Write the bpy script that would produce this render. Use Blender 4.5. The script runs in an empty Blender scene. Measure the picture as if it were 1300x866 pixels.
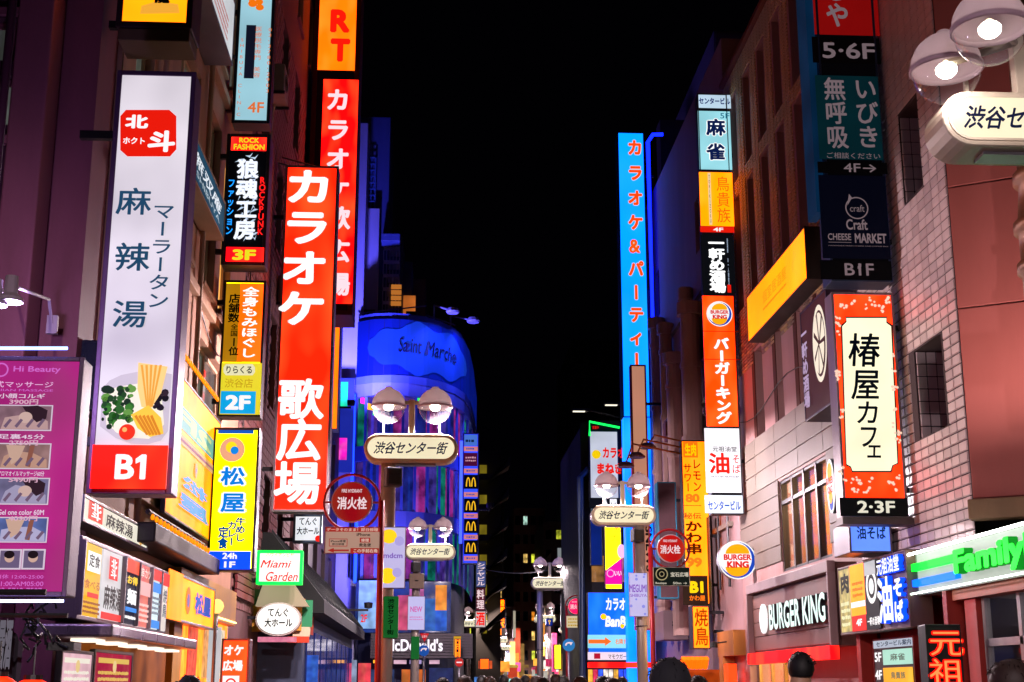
import bpy, math, random
from mathutils import Matrix, Vector
random.seed(7)
C = bpy.context.scene.collection
SC = bpy.context.scene
R = math.radians
# ------------------------------------------------------------------ camera
FPX, CX, CY, CAMZ = 1750.0, 650.0, 433.0, 1.6
TH = math.atan(437.0 / FPX)
PSI = math.atan(100.0 * math.cos(TH) / FPX)
FWD = Vector((math.sin(PSI) * math.cos(TH), math.cos(PSI) * math.cos(TH), math.sin(TH)))
RGT = Vector((math.cos(PSI), -math.sin(PSI), 0))
UPV = RGT.cross(FWD)
CAM = Vector((0, 0, CAMZ))
cd = bpy.data.cameras.new('camera'); cam = bpy.data.objects.new('camera', cd); C.objects.link(cam)
cd.sensor_width = 36; cd.lens = FPX / 1300 * 36; cd.clip_start = .1; cd.clip_end = 2000
cam.matrix_world = Matrix.Translation(CAM) @ Matrix((RGT, UPV, -FWD)).transposed().to_4x4()
SC.camera = cam
# ------------------------------------------------------------------ night sky and exposure
w = bpy.data.worlds.new('World'); SC.world = w; w.use_nodes = True
bg = w.node_tree.nodes['Background']; bg.inputs[0].default_value = (.25, .2, .5, 1); bg.inputs[1].default_value = .0012
SC.view_settings.view_transform = 'Standard'; SC.view_settings.look = 'None'
SC.view_settings.exposure = 0; SC.view_settings.gamma = 1
SC.render.engine = 'CYCLES'
SC.cycles.use_denoising = True; SC.cycles.max_bounces = 6; SC.cycles.diffuse_bounces = 3
SC.cycles.sample_clamp_indirect = 3; SC.cycles.transparent_max_bounces = 12
SC.cycles.caustics_reflective = False; SC.cycles.caustics_refractive = False

# ------------------------------------------------------------------ materials
def lin(h):
    h = h.lstrip('#'); o = []
    for i in (0, 2, 4):
        c = int(h[i:i+2], 16) / 255
        o.append(c / 12.92 if c <= .04045 else ((c + .055) / 1.055) ** 2.4)
    return (*o, 1)
MC = {}
BOOST = 3.2
def _new(key):
    m = bpy.data.materials.new(key); m.use_nodes = True
    return m, m.node_tree, m.node_tree.nodes['Principled BSDF']
def paint(h, rough=.6, metal=0, bump=.15, scale=6, dirt=.35, spec=.4):
    key = ('p', h, rough, metal, bump, scale, dirt)
    if key in MC: return MC[key]
    m, t, b = _new('paint_' + h.strip('#')); N = t.nodes; L = t.links
    tc = N.new('ShaderNodeTexCoord'); mp = N.new('ShaderNodeMapping'); mp.inputs['Scale'].default_value = (1, 1, .25)
    L.new(tc.outputs['Object'], mp.inputs[0])
    n1 = N.new('ShaderNodeTexNoise'); n1.inputs['Scale'].default_value = scale * .35; n1.inputs['Detail'].default_value = 7; n1.inputs['Roughness'].default_value = .65
    L.new(mp.outputs[0], n1.inputs['Vector'])
    cr = N.new('ShaderNodeValToRGB'); col = lin(h)
    cr.color_ramp.elements[0].position = .3; cr.color_ramp.elements[1].position = .68
    k = 1 - dirt
    cr.color_ramp.elements[0].color = (col[0] * k, col[1] * k * .97, col[2] * k * .93, 1)
    cr.color_ramp.elements[1].color = col
    L.new(n1.outputs[0], cr.inputs[0]); L.new(cr.outputs[0], b.inputs['Base Color'])
    n2 = N.new('ShaderNodeTexNoise'); n2.inputs['Scale'].default_value = scale * 8; n2.inputs['Detail'].default_value = 4
    L.new(tc.outputs['Object'], n2.inputs['Vector'])
    bp = N.new('ShaderNodeBump'); bp.inputs['Strength'].default_value = bump; bp.inputs['Distance'].default_value = .02
    L.new(n2.outputs[0], bp.inputs['Height']); L.new(bp.outputs[0], b.inputs['Normal'])
    mr = N.new('ShaderNodeMapRange'); mr.inputs['To Min'].default_value = max(.05, rough - .15); mr.inputs['To Max'].default_value = min(1, rough + .15)
    L.new(n1.outputs[0], mr.inputs[0]); L.new(mr.outputs[0], b.inputs['Roughness'])
    b.inputs['Metallic'].default_value = metal; b.inputs['Specular IOR Level'].default_value = spec
    MC[key] = m; return m
def glow(h, s=1.0, var=.25, sample=True, scale=1.2):
    """backlit film: emission of an uneven tube-lit sign"""
    key = ('g', h, s, var, sample, scale)
    if key in MC: return MC[key]
    m, t, b = _new('backlit_' + h.strip('#')); N = t.nodes; L = t.links
    col = lin(h)
    if sample and s > .5 and s <= 1.3 and max(col[:3]) > 3 * min(col[:3]):      # a saturated sign overexposes its own colour channel
        col = tuple(min(4, c * BOOST) if c > .6 else c for c in col[:3]) + (1,)
    b.inputs['Base Color'].default_value = (col[0] * .22, col[1] * .22, col[2] * .22, 1); b.inputs['Roughness'].default_value = .6; b.inputs['Specular IOR Level'].default_value = .08
    b.inputs['Emission Color'].default_value = col
    if var > 0 and max(col[:3]) > 3 * min(col[:3]) and s > .5:      # tube hot spots: the film turns paler where a tube sits behind it
        pk = min(1, max(col[:3])); hot = tuple(c + ((.02, .11, .02)[i_] * pk if c < .5 * pk else 0) for i_, c in enumerate(col[:3])) + (1,)
        tc2 = N.new('ShaderNodeTexCoord'); mp2 = N.new('ShaderNodeMapping'); mp2.inputs['Scale'].default_value = (1, 1, .45); n2 = N.new('ShaderNodeTexNoise'); n2.inputs['Scale'].default_value = scale * 1.7; n2.inputs['Detail'].default_value = 1
        mr2 = N.new('ShaderNodeMapRange'); mr2.inputs['From Min'].default_value = .45; mr2.inputs['From Max'].default_value = .75; mx2 = N.new('ShaderNodeMix'); mx2.data_type = 'RGBA'
        L.new(tc2.outputs['Object'], mp2.inputs[0]); L.new(mp2.outputs[0], n2.inputs['Vector']); L.new(n2.outputs[0], mr2.inputs[0]); L.new(mr2.outputs[0], mx2.inputs[0])
        mx2.inputs[6].default_value = col; mx2.inputs[7].default_value = hot; L.new(mx2.outputs[2], b.inputs['Emission Color'])
    if var > 0:
        tc = N.new('ShaderNodeTexCoord'); n = N.new('ShaderNodeTexNoise')
        n.inputs['Scale'].default_value = scale; n.inputs['Detail'].default_value = 1.5
        L.new(tc.outputs['Object'], n.inputs['Vector'])
        mr = N.new('ShaderNodeMapRange'); mr.inputs['From Min'].default_value = .3; mr.inputs['From Max'].default_value = .7
        mr.inputs['To Min'].default_value = s * (1 - var); mr.inputs['To Max'].default_value = s * (1 + var)
        L.new(n.outputs[0], mr.inputs[0]); L.new(mr.outputs[0], b.inputs['Emission Strength'])
    else: b.inputs['Emission Strength'].default_value = s
    if not sample: m.cycles.emission_sampling = 'NONE'
    MC[key] = m; return m
def ink(h, s=.9):           # print on a backlit film (lets its own colour through)
    return glow(h, s, 0, False)
def glassy(tint='#0a0c12', em=None, ems=0):
    key = ('gl', tint, em, ems)
    if key in MC: return MC[key]
    m, t, b = _new('window_glass'); b.inputs['Base Color'].default_value = lin(tint); b.inputs['Roughness'].default_value = .06
    b.inputs['Specular IOR Level'].default_value = .7
    N = t.nodes; L = t.links
    n = N.new('ShaderNodeTexNoise'); n.inputs['Scale'].default_value = .9; bp = N.new('ShaderNodeBump'); bp.inputs['Strength'].default_value = .06
    L.new(n.outputs[0], bp.inputs['Height']); L.new(bp.outputs[0], b.inputs['Normal'])
    if em:
        b.inputs['Emission Color'].default_value = lin(em)
        tc = N.new('ShaderNodeTexCoord'); n2 = N.new('ShaderNodeTexNoise'); n2.inputs['Scale'].default_value = 2.2; n2.inputs['Detail'].default_value = 3
        L.new(tc.outputs['Object'], n2.inputs['Vector'])
        mr = N.new('ShaderNodeMapRange'); mr.inputs['From Min'].default_value = .35; mr.inputs['From Max'].default_value = .65
        mr.inputs['To Min'].default_value = ems * .35; mr.inputs['To Max'].default_value = ems * 1.5
        L.new(n2.outputs[0], mr.inputs[0]); L.new(mr.outputs[0], b.inputs['Emission Strength'])
        m.cycles.emission_sampling = 'NONE'
    MC[key] = m; return m
def bowl_glass():
    if 'bowl' in MC: return MC['bowl']
    m = clear().copy(); m.name = 'lamp_bowl_glass'; t = m.node_tree; N = t.nodes; L = t.links; out = [n for n in N if n.type == 'OUTPUT_MATERIAL'][0]; src = out.inputs[0].links[0].from_socket
    ts = N.new('ShaderNodeBsdfTranslucent'); ts.inputs[0].default_value = (.95, .9, .95, 1); mx = N.new('ShaderNodeMixShader'); mx.inputs[0].default_value = .0025
    L.new(src, mx.inputs[1]); L.new(ts.outputs[0], mx.inputs[2]); L.new(mx.outputs[0], out.inputs[0]); MC['bowl'] = m; return m
def clear():
    if 'clear' in MC: return MC['clear']
    m = bpy.data.materials.new('clear_glass'); m.use_nodes = True; t = m.node_tree; N = t.nodes; L = t.links
    N.clear(); out = N.new('ShaderNodeOutputMaterial'); tr = N.new('ShaderNodeBsdfTransparent'); gl = N.new('ShaderNodeBsdfGlossy')
    gl.inputs['Roughness'].default_value = .08; tr.inputs[0].default_value = (.93, .93, .93, 1)
    lw = N.new('ShaderNodeLayerWeight'); pw = N.new('ShaderNodeMath'); pw.operation = 'POWER'; pw.inputs[1].default_value = 3.5
    mu = N.new('ShaderNodeMath'); mu.operation = 'MULTIPLY_ADD'; mu.inputs[1].default_value = .55; mu.inputs[2].default_value = .03
    m1 = N.new('ShaderNodeMixShader'); L.new(lw.outputs['Facing'], pw.inputs[0]); L.new(pw.outputs[0], mu.inputs[0]); L.new(mu.outputs[0], m1.inputs[0])
    L.new(tr.outputs[0], m1.inputs[1]); L.new(gl.outputs[0], m1.inputs[2]); L.new(m1.outputs[0], out.inputs[0])
    MC['clear'] = m; return m
def translucent_shell(h, k=.3):
    m = paint(h, .4, 0, .03, 4, .2).copy(); t = m.node_tree; N = t.nodes; L = t.links; b = N['Principled BSDF']; out = N['Material Output']
    ts = N.new('ShaderNodeBsdfTranslucent'); ts.inputs[0].default_value = lin(h); mx = N.new('ShaderNodeMixShader'); mx.inputs[0].default_value = k
    L.new(b.outputs[0], mx.inputs[1]); L.new(ts.outputs[0], mx.inputs[2]); L.new(mx.outputs[0], out.inputs[0]); return m
STEEL = paint('#8b8790', .4, .7, .05, 5, .3)
DKSTEEL = paint('#2a272c', .45, .5, .05, 5, .3)
BLACK = paint('#101012', .5)

# ------------------------------------------------------------------ mesh builder
class MB:
    def __init__(s): s.v = []; s.f = []
    def quad(s, a, b, c, d): n = len(s.v); s.v += [a, b, c, d]; s.f.append((n, n+1, n+2, n+3)); return s
    def poly(s, pts): n = len(s.v); s.v += pts; s.f.append(tuple(range(n, n+len(pts)))); return s
    def box(s, x0, x1, y0, y1, z0, z1):
        n = len(s.v)
        s.v += [(x0,y0,z0),(x1,y0,z0),(x1,y1,z0),(x0,y1,z0),(x0,y0,z1),(x1,y0,z1),(x1,y1,z1),(x0,y1,z1)]
        s.f += [(n,n+3,n+2,n+1),(n+4,n+5,n+6,n+7),(n,n+1,n+5,n+4),(n+1,n+2,n+6,n+5),(n+2,n+3,n+7,n+6),(n+3,n,n+4,n+7)]
        return s
    def prism(s, pts, y0, y1):      # outline in x,z, extruded along y
        n = len(s.v); k = len(pts)
        s.v += [(x, y0, z) for x, z in pts] + [(x, y1, z) for x, z in pts]
        s.f.append(tuple(range(n, n+k))); s.f.append(tuple(range(n+2*k-1, n+k-1, -1)))
        for i in range(k): j = (i+1) % k; s.f.append((n+i, n+k+i, n+k+j, n+j))
        return s
    def tube(s, pts, r, n=8, r1=None):
        pts = [Vector(p) for p in pts]; b = len(s.v); m = len(pts)
        for i, p in enumerate(pts):
            d = (pts[min(i+1, m-1)] - pts[max(i-1, 0)]).normalized()
            a = d.cross(Vector((0, 0, 1)))
            if a.length < .01: a = d.cross(Vector((0, 1, 0)))
            a.normalize(); c = d.cross(a); rr = r if r1 is None else r + (r1 - r) * i / (m-1)
            for k in range(n):
                t = 2 * math.pi * k / n; s.v.append(tuple(p + a * math.cos(t) * rr + c * math.sin(t) * rr))
        for i in range(m-1):
            for k in range(n):
                q = (k+1) % n; s.f.append((b+i*n+k, b+i*n+q, b+(i+1)*n+q, b+(i+1)*n+k))
        s.f.append(tuple(range(b, b+n))[::-1]); s.f.append(tuple(range(b+(m-1)*n, b+m*n)))
        return s
    def lathe(s, prof, cx=0, cy=0, cz=0, n=20):
        b = len(s.v); m = len(prof)
        for r, z in prof:
            for k in range(n):
                t = 2 * math.pi * k / n; s.v.append((cx + r*math.cos(t), cy + r*math.sin(t), cz + z))
        for i in range(m-1):
            for k in range(n):
                q = (k+1) % n; s.f.append((b+i*n+k, b+i*n+q, b+(i+1)*n+q, b+(i+1)*n+k))
        return s
    def mesh(s, name, mat, smooth=False):
        me = bpy.data.meshes.new(name); me.from_pydata([tuple(v) for v in s.v], [], s.f); me.materials.append(mat)
        if smooth: me.polygons.foreach_set('use_smooth', [True] * len(me.polygons))
        me.update(); return me
    def build(s, name, mat, parent=None, smooth=False, world=False, bev=0):
        if world and parent is not None:
            inv = wmat(parent).inverted(); s.v = [tuple(inv @ Vector(v)) for v in s.v]
        o = bpy.data.objects.new(name, s.mesh(name, mat, smooth)); C.objects.link(o)
        if parent is not None: o.parent = parent
        if bev:
            md = o.modifiers.new('bevel', 'BEVEL'); md.width = bev; md.segments = 2; md.limit_method = 'ANGLE'
        return o
def wmat(o):
    m = Matrix.Translation(o.location) @ o.rotation_euler.to_matrix().to_4x4()
    return wmat(o.parent) @ m if o.parent else m
def tag(o, label=None, cat=None, group=None, kind=None):
    if label: o['label'] = label
    if cat: o['category'] = cat
    if group: o['group'] = group
    if kind: o['kind'] = kind
    return o
def thing(name, label, cat, loc=(0,0,0), rz=0, group=None):
    o = bpy.data.objects.new(name, None); C.objects.link(o); o.location = loc; o.rotation_euler = (0,0,rz); o.empty_display_size = .2
    return tag(o, label, cat, group)
def copy_tree(o, parent=None):
    c = o.copy(); C.objects.link(c)
    if parent is not None: c.parent = parent
    for ch in list(o.children): copy_tree(ch, c)
    return c
def point(name, e, col, loc, parent, size=.06):
    l = bpy.data.lights.new(name, 'POINT'); l.energy = e; l.color = col; l.shadow_soft_size = size
    o = bpy.data.objects.new(name, l); C.objects.link(o); o.parent = parent; o.location = loc; return o
# ------------------------------------------------------------------ picture -> place
def ray(u, v): return FWD + RGT * ((u - CX) / FPX) + UPV * ((CY - v) / FPX)
def atY(u, v, Y): d = ray(u, v); return CAM + d * (Y / d.y)
def atX(u, v, X): d = ray(u, v); return CAM + d * (X / d.x)
class Plane:
    """vertical plane through o, facing local -y turned by rz"""
    def __init__(s, o, rz):
        s.o = Vector(o); s.rz = rz; s.n = Vector((math.sin(rz), -math.cos(rz), 0)); s.x = Vector((math.cos(rz), math.sin(rz), 0))
    def hit(s, u, v):
        d = ray(u, v); p = CAM + d * ((s.o - CAM).dot(s.n) / d.dot(s.n)); q = p - s.o
        return q.dot(s.x), q.z
# ------------------------------------------------------------------ lettering
TC = {}
TS = bpy.data.scenes.new('type_setting')
def raw_glyphs(s, off, ext):
    c = bpy.data.curves.new('t', 'FONT'); c.body = s; c.offset = off; c.resolution_u = 3; c.extrude = ext
    o = bpy.data.objects.new('t', c); TS.collection.objects.link(o); vl = TS.view_layers[0]; vl.update()
    me = bpy.data.meshes.new_from_object(o.evaluated_get(vl.depsgraph))
    vs = [tuple(v.co) for v in me.vertices]; fs = [tuple(p.vertices) for p in me.polygons]
    bpy.data.objects.remove(o); bpy.data.curves.remove(c); bpy.data.meshes.remove(me)
    return vs, fs
def glyphs(s, bold=0, ext=0):
    """strokes are thickened by a small ring of shifted copies (safe for dense characters)"""
    key = (s, bold, ext)
    if key in TC: return TC[key]
    vs, fs = raw_glyphs(s, 0, ext)
    if bold > .004:
        V, F = [], []; n = 8 if bold > .02 else 5; r = bold
        for k in range(n + 1):
            rr = 0 if k == n else r; a = 2*math.pi*k/n + .39; o = len(V)
            V += [(x + rr*math.cos(a), y + rr*math.sin(a), z + k*(.0004 if ext else .00025)) for x, y, z in vs]; F += [tuple(o+i for i in f) for f in fs]
        vs, fs = V, F
    TC[key] = (vs, fs); return TC[key]
class Sign:
    def __init__(s, name, label, u0, v0, u1, v1, Y=None, X=None, depth=.3, frame=.05, fmat=None, face=None, cat='sign', group=None, arm=None, bev=.012, rz=None, at=None, raise_=.015, frac=False):
        s.frac = frac
        if Y is not None: pl = Plane((0, Y, 0), 0)
        elif rz is not None: pl = Plane(at, rz)
        else: pl = Plane((X, 0, 0), R(90) if X < 0 else R(-90))
        a = pl.hit(u0, v0); b = pl.hit(u1, v1)
        if Y is not None and arm is not None:       # hang it clear of its wall
            e = max(a[0], b[0]) if arm > 0 else min(a[0], b[0])
            if abs(e) > abs(arm) - .12: pl = Plane((0, Y * (abs(arm) - .12) / abs(e), 0), 0); a = pl.hit(u0, v0); b = pl.hit(u1, v1)
        s.w = abs(b[0] - a[0]); s.h = a[1] - b[1]; xc = (a[0] + b[0]) / 2
        org = pl.o + pl.x * xc; org.z = b[1]
        s.pl = Plane(org, pl.rz); s.k = 0; s.depth = depth
        s.root = thing(name, label, cat, tuple(org), pl.rz, group)
        W, H = s.w / 2, s.h
        fm = fmat or STEEL
        if frame >= 0:
            MB().box(-W, W, .001, depth, 0, H).build('casing', fm, s.root, bev=bev)
        if frame > 0:
            f = frame; m = MB()
            m.box(-W-.003, -W+f, -raise_, .02, -.003, H+.003).box(W-f, W+.003, -raise_, .02, -.003, H+.003)
            m.box(-W+f+.001, W-f-.001, -raise_+.001, .02, H-f, H+.003).box(-W+f+.001, W-f-.001, -raise_+.001, .02, -.003, f)
            m.build('frame', fm, s.root, bev=.006)
        if face:
            f = max(frame, .004); MB().box(-W+f, W-f, -.003, .0, f, H-f).build('face_panel', face, s.root)
        s.k = 1
        if arm is not None:     # two brackets to the wall at world x = arm
            wx = arm - org.x
            for fz in (.12, .85):
                MB().box(min(wx, math.copysign(W, wx)), max(wx, math.copysign(W, wx)), depth*.35, depth*.35+.07, H*fz-.04, H*fz+.04).build('bracket', DKSTEEL, s.root)
    def y(s): s.k += 1; return -.003 - .0028 * min(s.k, 10) - .0006 * max(0, s.k - 10)
    def hit(s, u, v):
        if s.frac: return (u - .5) * s.w, s.h * (1 - v)      # fractions of the sign: 0,0 top left
        return s.pl.hit(u, v)
    def rect(s, u0, v0, u1, v1, mat, name='panel', t=0):
        a = s.hit(u0, v0); b = s.hit(u1, v1); y = s.y(); W = s.w/2
        x0, x1 = sorted((a[0], b[0])); z0, z1 = sorted((a[1], b[1]))
        return MB().box(x0, x1, y - t, y + .002, z0, z1).build(name, mat, s.root)
    def poly(s, pts, mat, name='print'):
        y = s.y(); q = [s.hit(*p) for p in pts]
        return MB().prism(q, y, y + .002).build(name, mat, s.root)
    def disc(s, u, v, r, mat, name='print', sx=1, n=28, ring=0, t=0, rot=0):
        """r in picture px of height; on the sign it is a true circle (times sx)"""
        c = s.hit(u, v); rr = abs(s.hit(u, v - r)[1] - c[1]); y = s.y()
        P = [(c[0] + rr*sx*math.cos(2*math.pi*i/n), c[1] + rr*math.sin(2*math.pi*i/n)) for i in range(n)]
        if ring:
            k = 1 - ring; Q = [(c[0] + (x-c[0])*k, c[1] + (z-c[1])*k) for x, z in P]; m = MB()
            for i in range(n): j = (i+1) % n; m.prism([P[i], P[j], Q[j], Q[i]], y-t, y+.002)
            return m.build(name, mat, s.root)
        return MB().prism(P, y - t, y + .002).build(name, mat, s.root)
    def txt(s, st, u0, v0, u1, v1, mat, bold=.012, shear=0, ext=0, name='lettering', parent=None, rot=False, mirror=False):
        vs, fs = glyphs(st, bold, ext)
        if not vs: return
        if rot: vs = [(y, -x, z) for x, y, z in vs]
        if shear: vs = [(x + shear*y, y, z) for x, y, z in vs]
        xs = [v[0] for v in vs]; ys = [v[1] for v in vs]
        a = s.hit(u0, v0); b = s.hit(u1, v1); y = s.y(); X0, X1, Y0, Y1 = min(xs), max(xs), min(ys), max(ys)
        x0, x1 = (b[0], a[0]) if mirror else (a[0], b[0])
        m = MB(); k = (a[1] - b[1]) / max(1e-6, Y1 - Y0)
        m.v = [(x0 + (p[0]-X0)/(X1-X0)*(x1-x0), y - p[2]*k - ext*k, b[1] + (p[1]-Y0)*k) for p in vs]; m.f = list(fs)
        return m.build(name, mat, s.root)
    def vtxt(s, st, u0, v0, u1, v1, mat, bold=.02, fill=.95, name='lettering', shear=0, y=None):
        """characters stacked top to bottom"""
        a = s.hit(u0, v0); b = s.hit(u1, v1); y = y or s.y(); n = len(st); m = MB()
        cw = (b[0] - a[0]); ch = (a[1] - b[1]) / n
        for i, ch_ in enumerate(st):
            if ch_ == ' ': continue
            rot = ch_ in 'ー-~'
            vs, fs = glyphs(ch_, bold)
            cz = a[1] - ch*(i + .5); cx = (a[0] + b[0])/2
            lat = ord(ch_) < 256
            xm = sum((min(v[0] for v in vs), max(v[0] for v in vs)))/2 if lat else .5
            ym = .34 if lat else .38
            for (px, py, pz) in vs: pass
            o = len(m.v)
            for (px, py, pz) in vs:
                dx, dy = px - xm, py - ym
                if rot: dx, dy = dy, dx
                dx += shear*dy
                m.v.append((cx + dx*cw*fill, y, cz + dy*ch*fill*(1.25 if lat else 1)))
            m.f += [tuple(o+q for q in f) for f in fs]
        return m.build(name, mat, s.root)
    def scrawl(s, u0, v0, u1, v1, mat, rows=3, name='small_print', vertical=False):
        """lines of print too small to read"""
        a = s.hit(u0, v0); b = s.hit(u1, v1); y = s.y(); m = MB(); rnd = random.Random(int(u0*7+v0*13))
        W = b[0]-a[0]; H = a[1]-b[1]
        for r in range(rows):
            if vertical:
                xc = a[0] + W*(r+.5)/rows; t = abs(W)/rows*.3; z = a[1]
                while z > b[1] + .01:
                    l = min(H*.03 + rnd.random()*t*1.6, z-b[1]); m.box(xc-t*rnd.uniform(.6,1), xc+t*rnd.uniform(.6,1), y, y+.002, z-l, z); z -= l + t*rnd.uniform(.4,.8)
            else:
                zc = a[1] - H*(r+.5)/rows; t = H/rows*.3; x = 0
                while x < abs(W) - t:
                    l = min(t*rnd.uniform(.8, 2.2), abs(W)-x); sg = math.copysign(1, W)
                    xa, xb = sorted((a[0]+sg*x, a[0]+sg*(x+l))); m.box(xa, xb, y, y+.002, zc-t*rnd.uniform(.6,1), zc+t*rnd.uniform(.6,1)); x += l + t*rnd.uniform(.35,.8)
        return tag(m.build(name, mat, s.root), kind='stuff')
# ------------------------------------------------------------------ walls with real openings
class Wall:
    """facade of a building: local x along the wall, z up, y depth behind"""
    def __init__(s, root, o, rz, w, h, z0=0):
        s.root = root; s.pl = Plane(o, rz); s.w = w; s.h = h; s.z0 = z0; s.holes = []
        s.inv = wmat(root).inverted() @ (Matrix.Translation(Vector(o)) @ Matrix.Rotation(rz, 4, 'Z'))
    def T(s, m): m.v = [tuple(s.inv @ Vector(v)) for v in m.v]; return m
    def hole(s, u0, v0, u1, v1):
        a = s.pl.hit(u0, v0); b = s.pl.hit(u1, v1); return s.lhole(min(a[0], b[0]), b[1], max(a[0], b[0]), a[1])
    def lhole(s, x0, z0, x1, z1):
        x0 = max(.02, x0); x1 = min(s.w - .02, x1); z0 = max(s.z0+.02, z0); z1 = min(s.h - .02, z1)
        s.holes.append((x0, z0, x1, z1)); return s.holes[-1]
    def part(s, m, name, mat, parent=None, bev=0, smooth=False): return s.T(m).build(name, mat, parent or s.root, bev=bev, smooth=smooth)
    def build(s, mat, rec=.22, name='wall', revmat=None):
        hs = [h for h in s.holes if h[2] - h[0] > .05 and h[3] - h[1] > .05]
        xs = sorted({0, s.w} | {h[0] for h in hs} | {h[2] for h in hs}); zs = sorted({s.z0, s.h} | {h[1] for h in hs} | {h[3] for h in hs})
        m = MB()
        for i in range(len(xs)-1):
            for j in range(len(zs)-1):
                cx = (xs[i]+xs[i+1])/2; cz = (zs[j]+zs[j+1])/2
                if any(h[0] < cx < h[2] and h[1] < cz < h[3] for h in hs): continue
                m.quad((xs[i],0,zs[j]), (xs[i+1],0,zs[j]), (xs[i+1],0,zs[j+1]), (xs[i],0,zs[j+1]))
        for x0, z0, x1, z1 in hs:
            m.quad((x0,0,z0),(x0,rec,z0),(x0,rec,z1),(x0,0,z1)); m.quad((x1,rec,z0),(x1,0,z0),(x1,0,z1),(x1,rec,z1))
            m.quad((x0,0,z0),(x1,0,z0),(x1,rec,z0),(x0,rec,z0)); m.quad((x0,rec,z1),(x1,rec,z1),(x1,0,z1),(x0,0,z1))
        return s.part(m, name, mat)
    def window(s, h, pane, fr=None, rec=.15, nx=1, nz=1, f=.05, sill=None):
        x0, z0, x1, z1 = h; fr = fr or DKSTEEL; m = MB()
        m.box(x0, x0+f, rec-.04, rec+.03, z0, z1).box(x1-f, x1, rec-.04, rec+.03, z0, z1)
        m.box(x0+f, x1-f, rec-.038, rec+.03, z0, z0+f).box(x0+f, x1-f, rec-.038, rec+.03, z1-f, z1)
        for i in range(1, nx): x = x0 + (x1-x0)*i/nx; m.box(x-f/2, x+f/2, rec-.036, rec+.028, z0+f, z1-f)
        for j in range(1, nz): z = z0 + (z1-z0)*j/nz; m.box(x0+f, x1-f, rec-.034, rec+.026, z-f/2, z+f/2)
        w = s.part(m, 'window', fr)
        s.part(MB().box(x0+f, x1-f, rec, rec+.02, z0+f, z1-f), 'pane', pane, w)
        if sill: s.part(MB().box(x0-.05, x1+.05, -.06, .05, z0-.07, z0-.003), 'sill', sill, w)
        return w
def body(root, x0, x1, y0, y1, z0, z1, mat, name='core'):
    return MB().box(x0, x1, y0, y1, z0, z1).build(name, mat, root, world=True)
GW = [glassy('#0b0d14'), glassy('#15131a', '#ffb060', .25), glassy('#14161a', '#9fb8c8', .12), glassy('#101014', '#ffd08a', .7)]
def grid_pieces(parent, W, x0, x1, z0, z1, pw, ph, gap, t, mat, name, budget, keep=None, order=None, stag=False, mats=None):
    """tiles / bricks / panels standing proud of the wall: 'budget' singly, the rest joined"""
    nx = max(1, round((x1-x0)/pw)); nz = max(1, round((z1-z0)/ph)); pw = (x1-x0)/nx; ph = (z1-z0)/nz
    cells = []
    for j in range(nz):
        for i in range(nx):
            cx = x0 + (i+.5)*pw + (pw/2 if stag and j % 2 else 0); cz = z0 + (j+.5)*ph
            if cx + pw/2 > x1 + .001: continue
            if any(h[0]-pw*.3 < cx < h[2]+pw*.3 and h[1]-ph*.3 < cz < h[3]+ph*.3 for h in W.holes): continue
            if keep and not keep(cx, cz): continue
            cells.append((cx, cz))
    if order: cells.sort(key=order)
    ms = []
    mlist = mats or [mat]
    rot = s_rot = wmat(parent).inverted() @ Matrix.Translation(W.pl.o) @ Matrix.Rotation(W.pl.rz, 4, 'Z')
    for mm in mlist:
        b = MB(); a, c = pw/2-gap/2, ph/2-gap/2; e = min(.012, gap*.8)
        n = 0; b.v = [(-a,0,-c),(a,0,-c),(a,0,c),(-a,0,c),(-a+e,-t,-c+e),(a-e,-t,-c+e),(a-e,-t,c-e),(-a+e,-t,c-e)]
        b.f = [(4,5,6,7),(0,1,5,4),(1,2,6,5),(2,3,7,6),(3,0,4,7)]; ms.append(b.mesh(name, mm))
    r = rot.to_euler()
    for cx, cz in cells[:budget]:
        o = bpy.data.objects.new(name, random.choice(ms)); C.objects.link(o); o.parent = parent
        o.location = rot @ Vector((cx, -random.uniform(0, t*.15), cz)); o.rotation_euler = r
    if len(cells) > budget:
        big = MB()
        for cx, cz in cells[budget:]:
            q = len(big.v); big.v += [tuple(rot @ Vector((x+cx, y, z+cz))) for x, y, z in b.v]; big.f += [tuple(q+k for k in f) for f in b.f]
        o = big.build(name + '_field', mlist[0], parent); o['kind'] = 'stuff'
XL, XR = -3.5, 7.5
# ================================================================== ground
def struct(m, name, mat): return tag(m.build(name, mat), kind='structure')
struct(MB().quad((-400,-60,-.02),(400,-60,-.02),(400,600,-.02),(-400,600,-.02)), 'ground', paint('#2c2a2a', .8, scale=2))
struct(MB().quad((-2.2,-8,.0),(5.6,-8,.0),(5.6,55,.0),(-2.2,55,.0)).quad((-2.2,55,.0),(5.6,55,.0),(14,150,.0),(6,150,.0)), 'road', paint('#4a4446', .55, scale=3))
for a, b, nm in ((XL, -2.2, 'pavement'), (5.6, XR, 'pavement')):
    struct(MB().box(a, b, -8, 52, -.01, .12), nm, paint('#6b6264', .7, scale=5))
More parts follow.
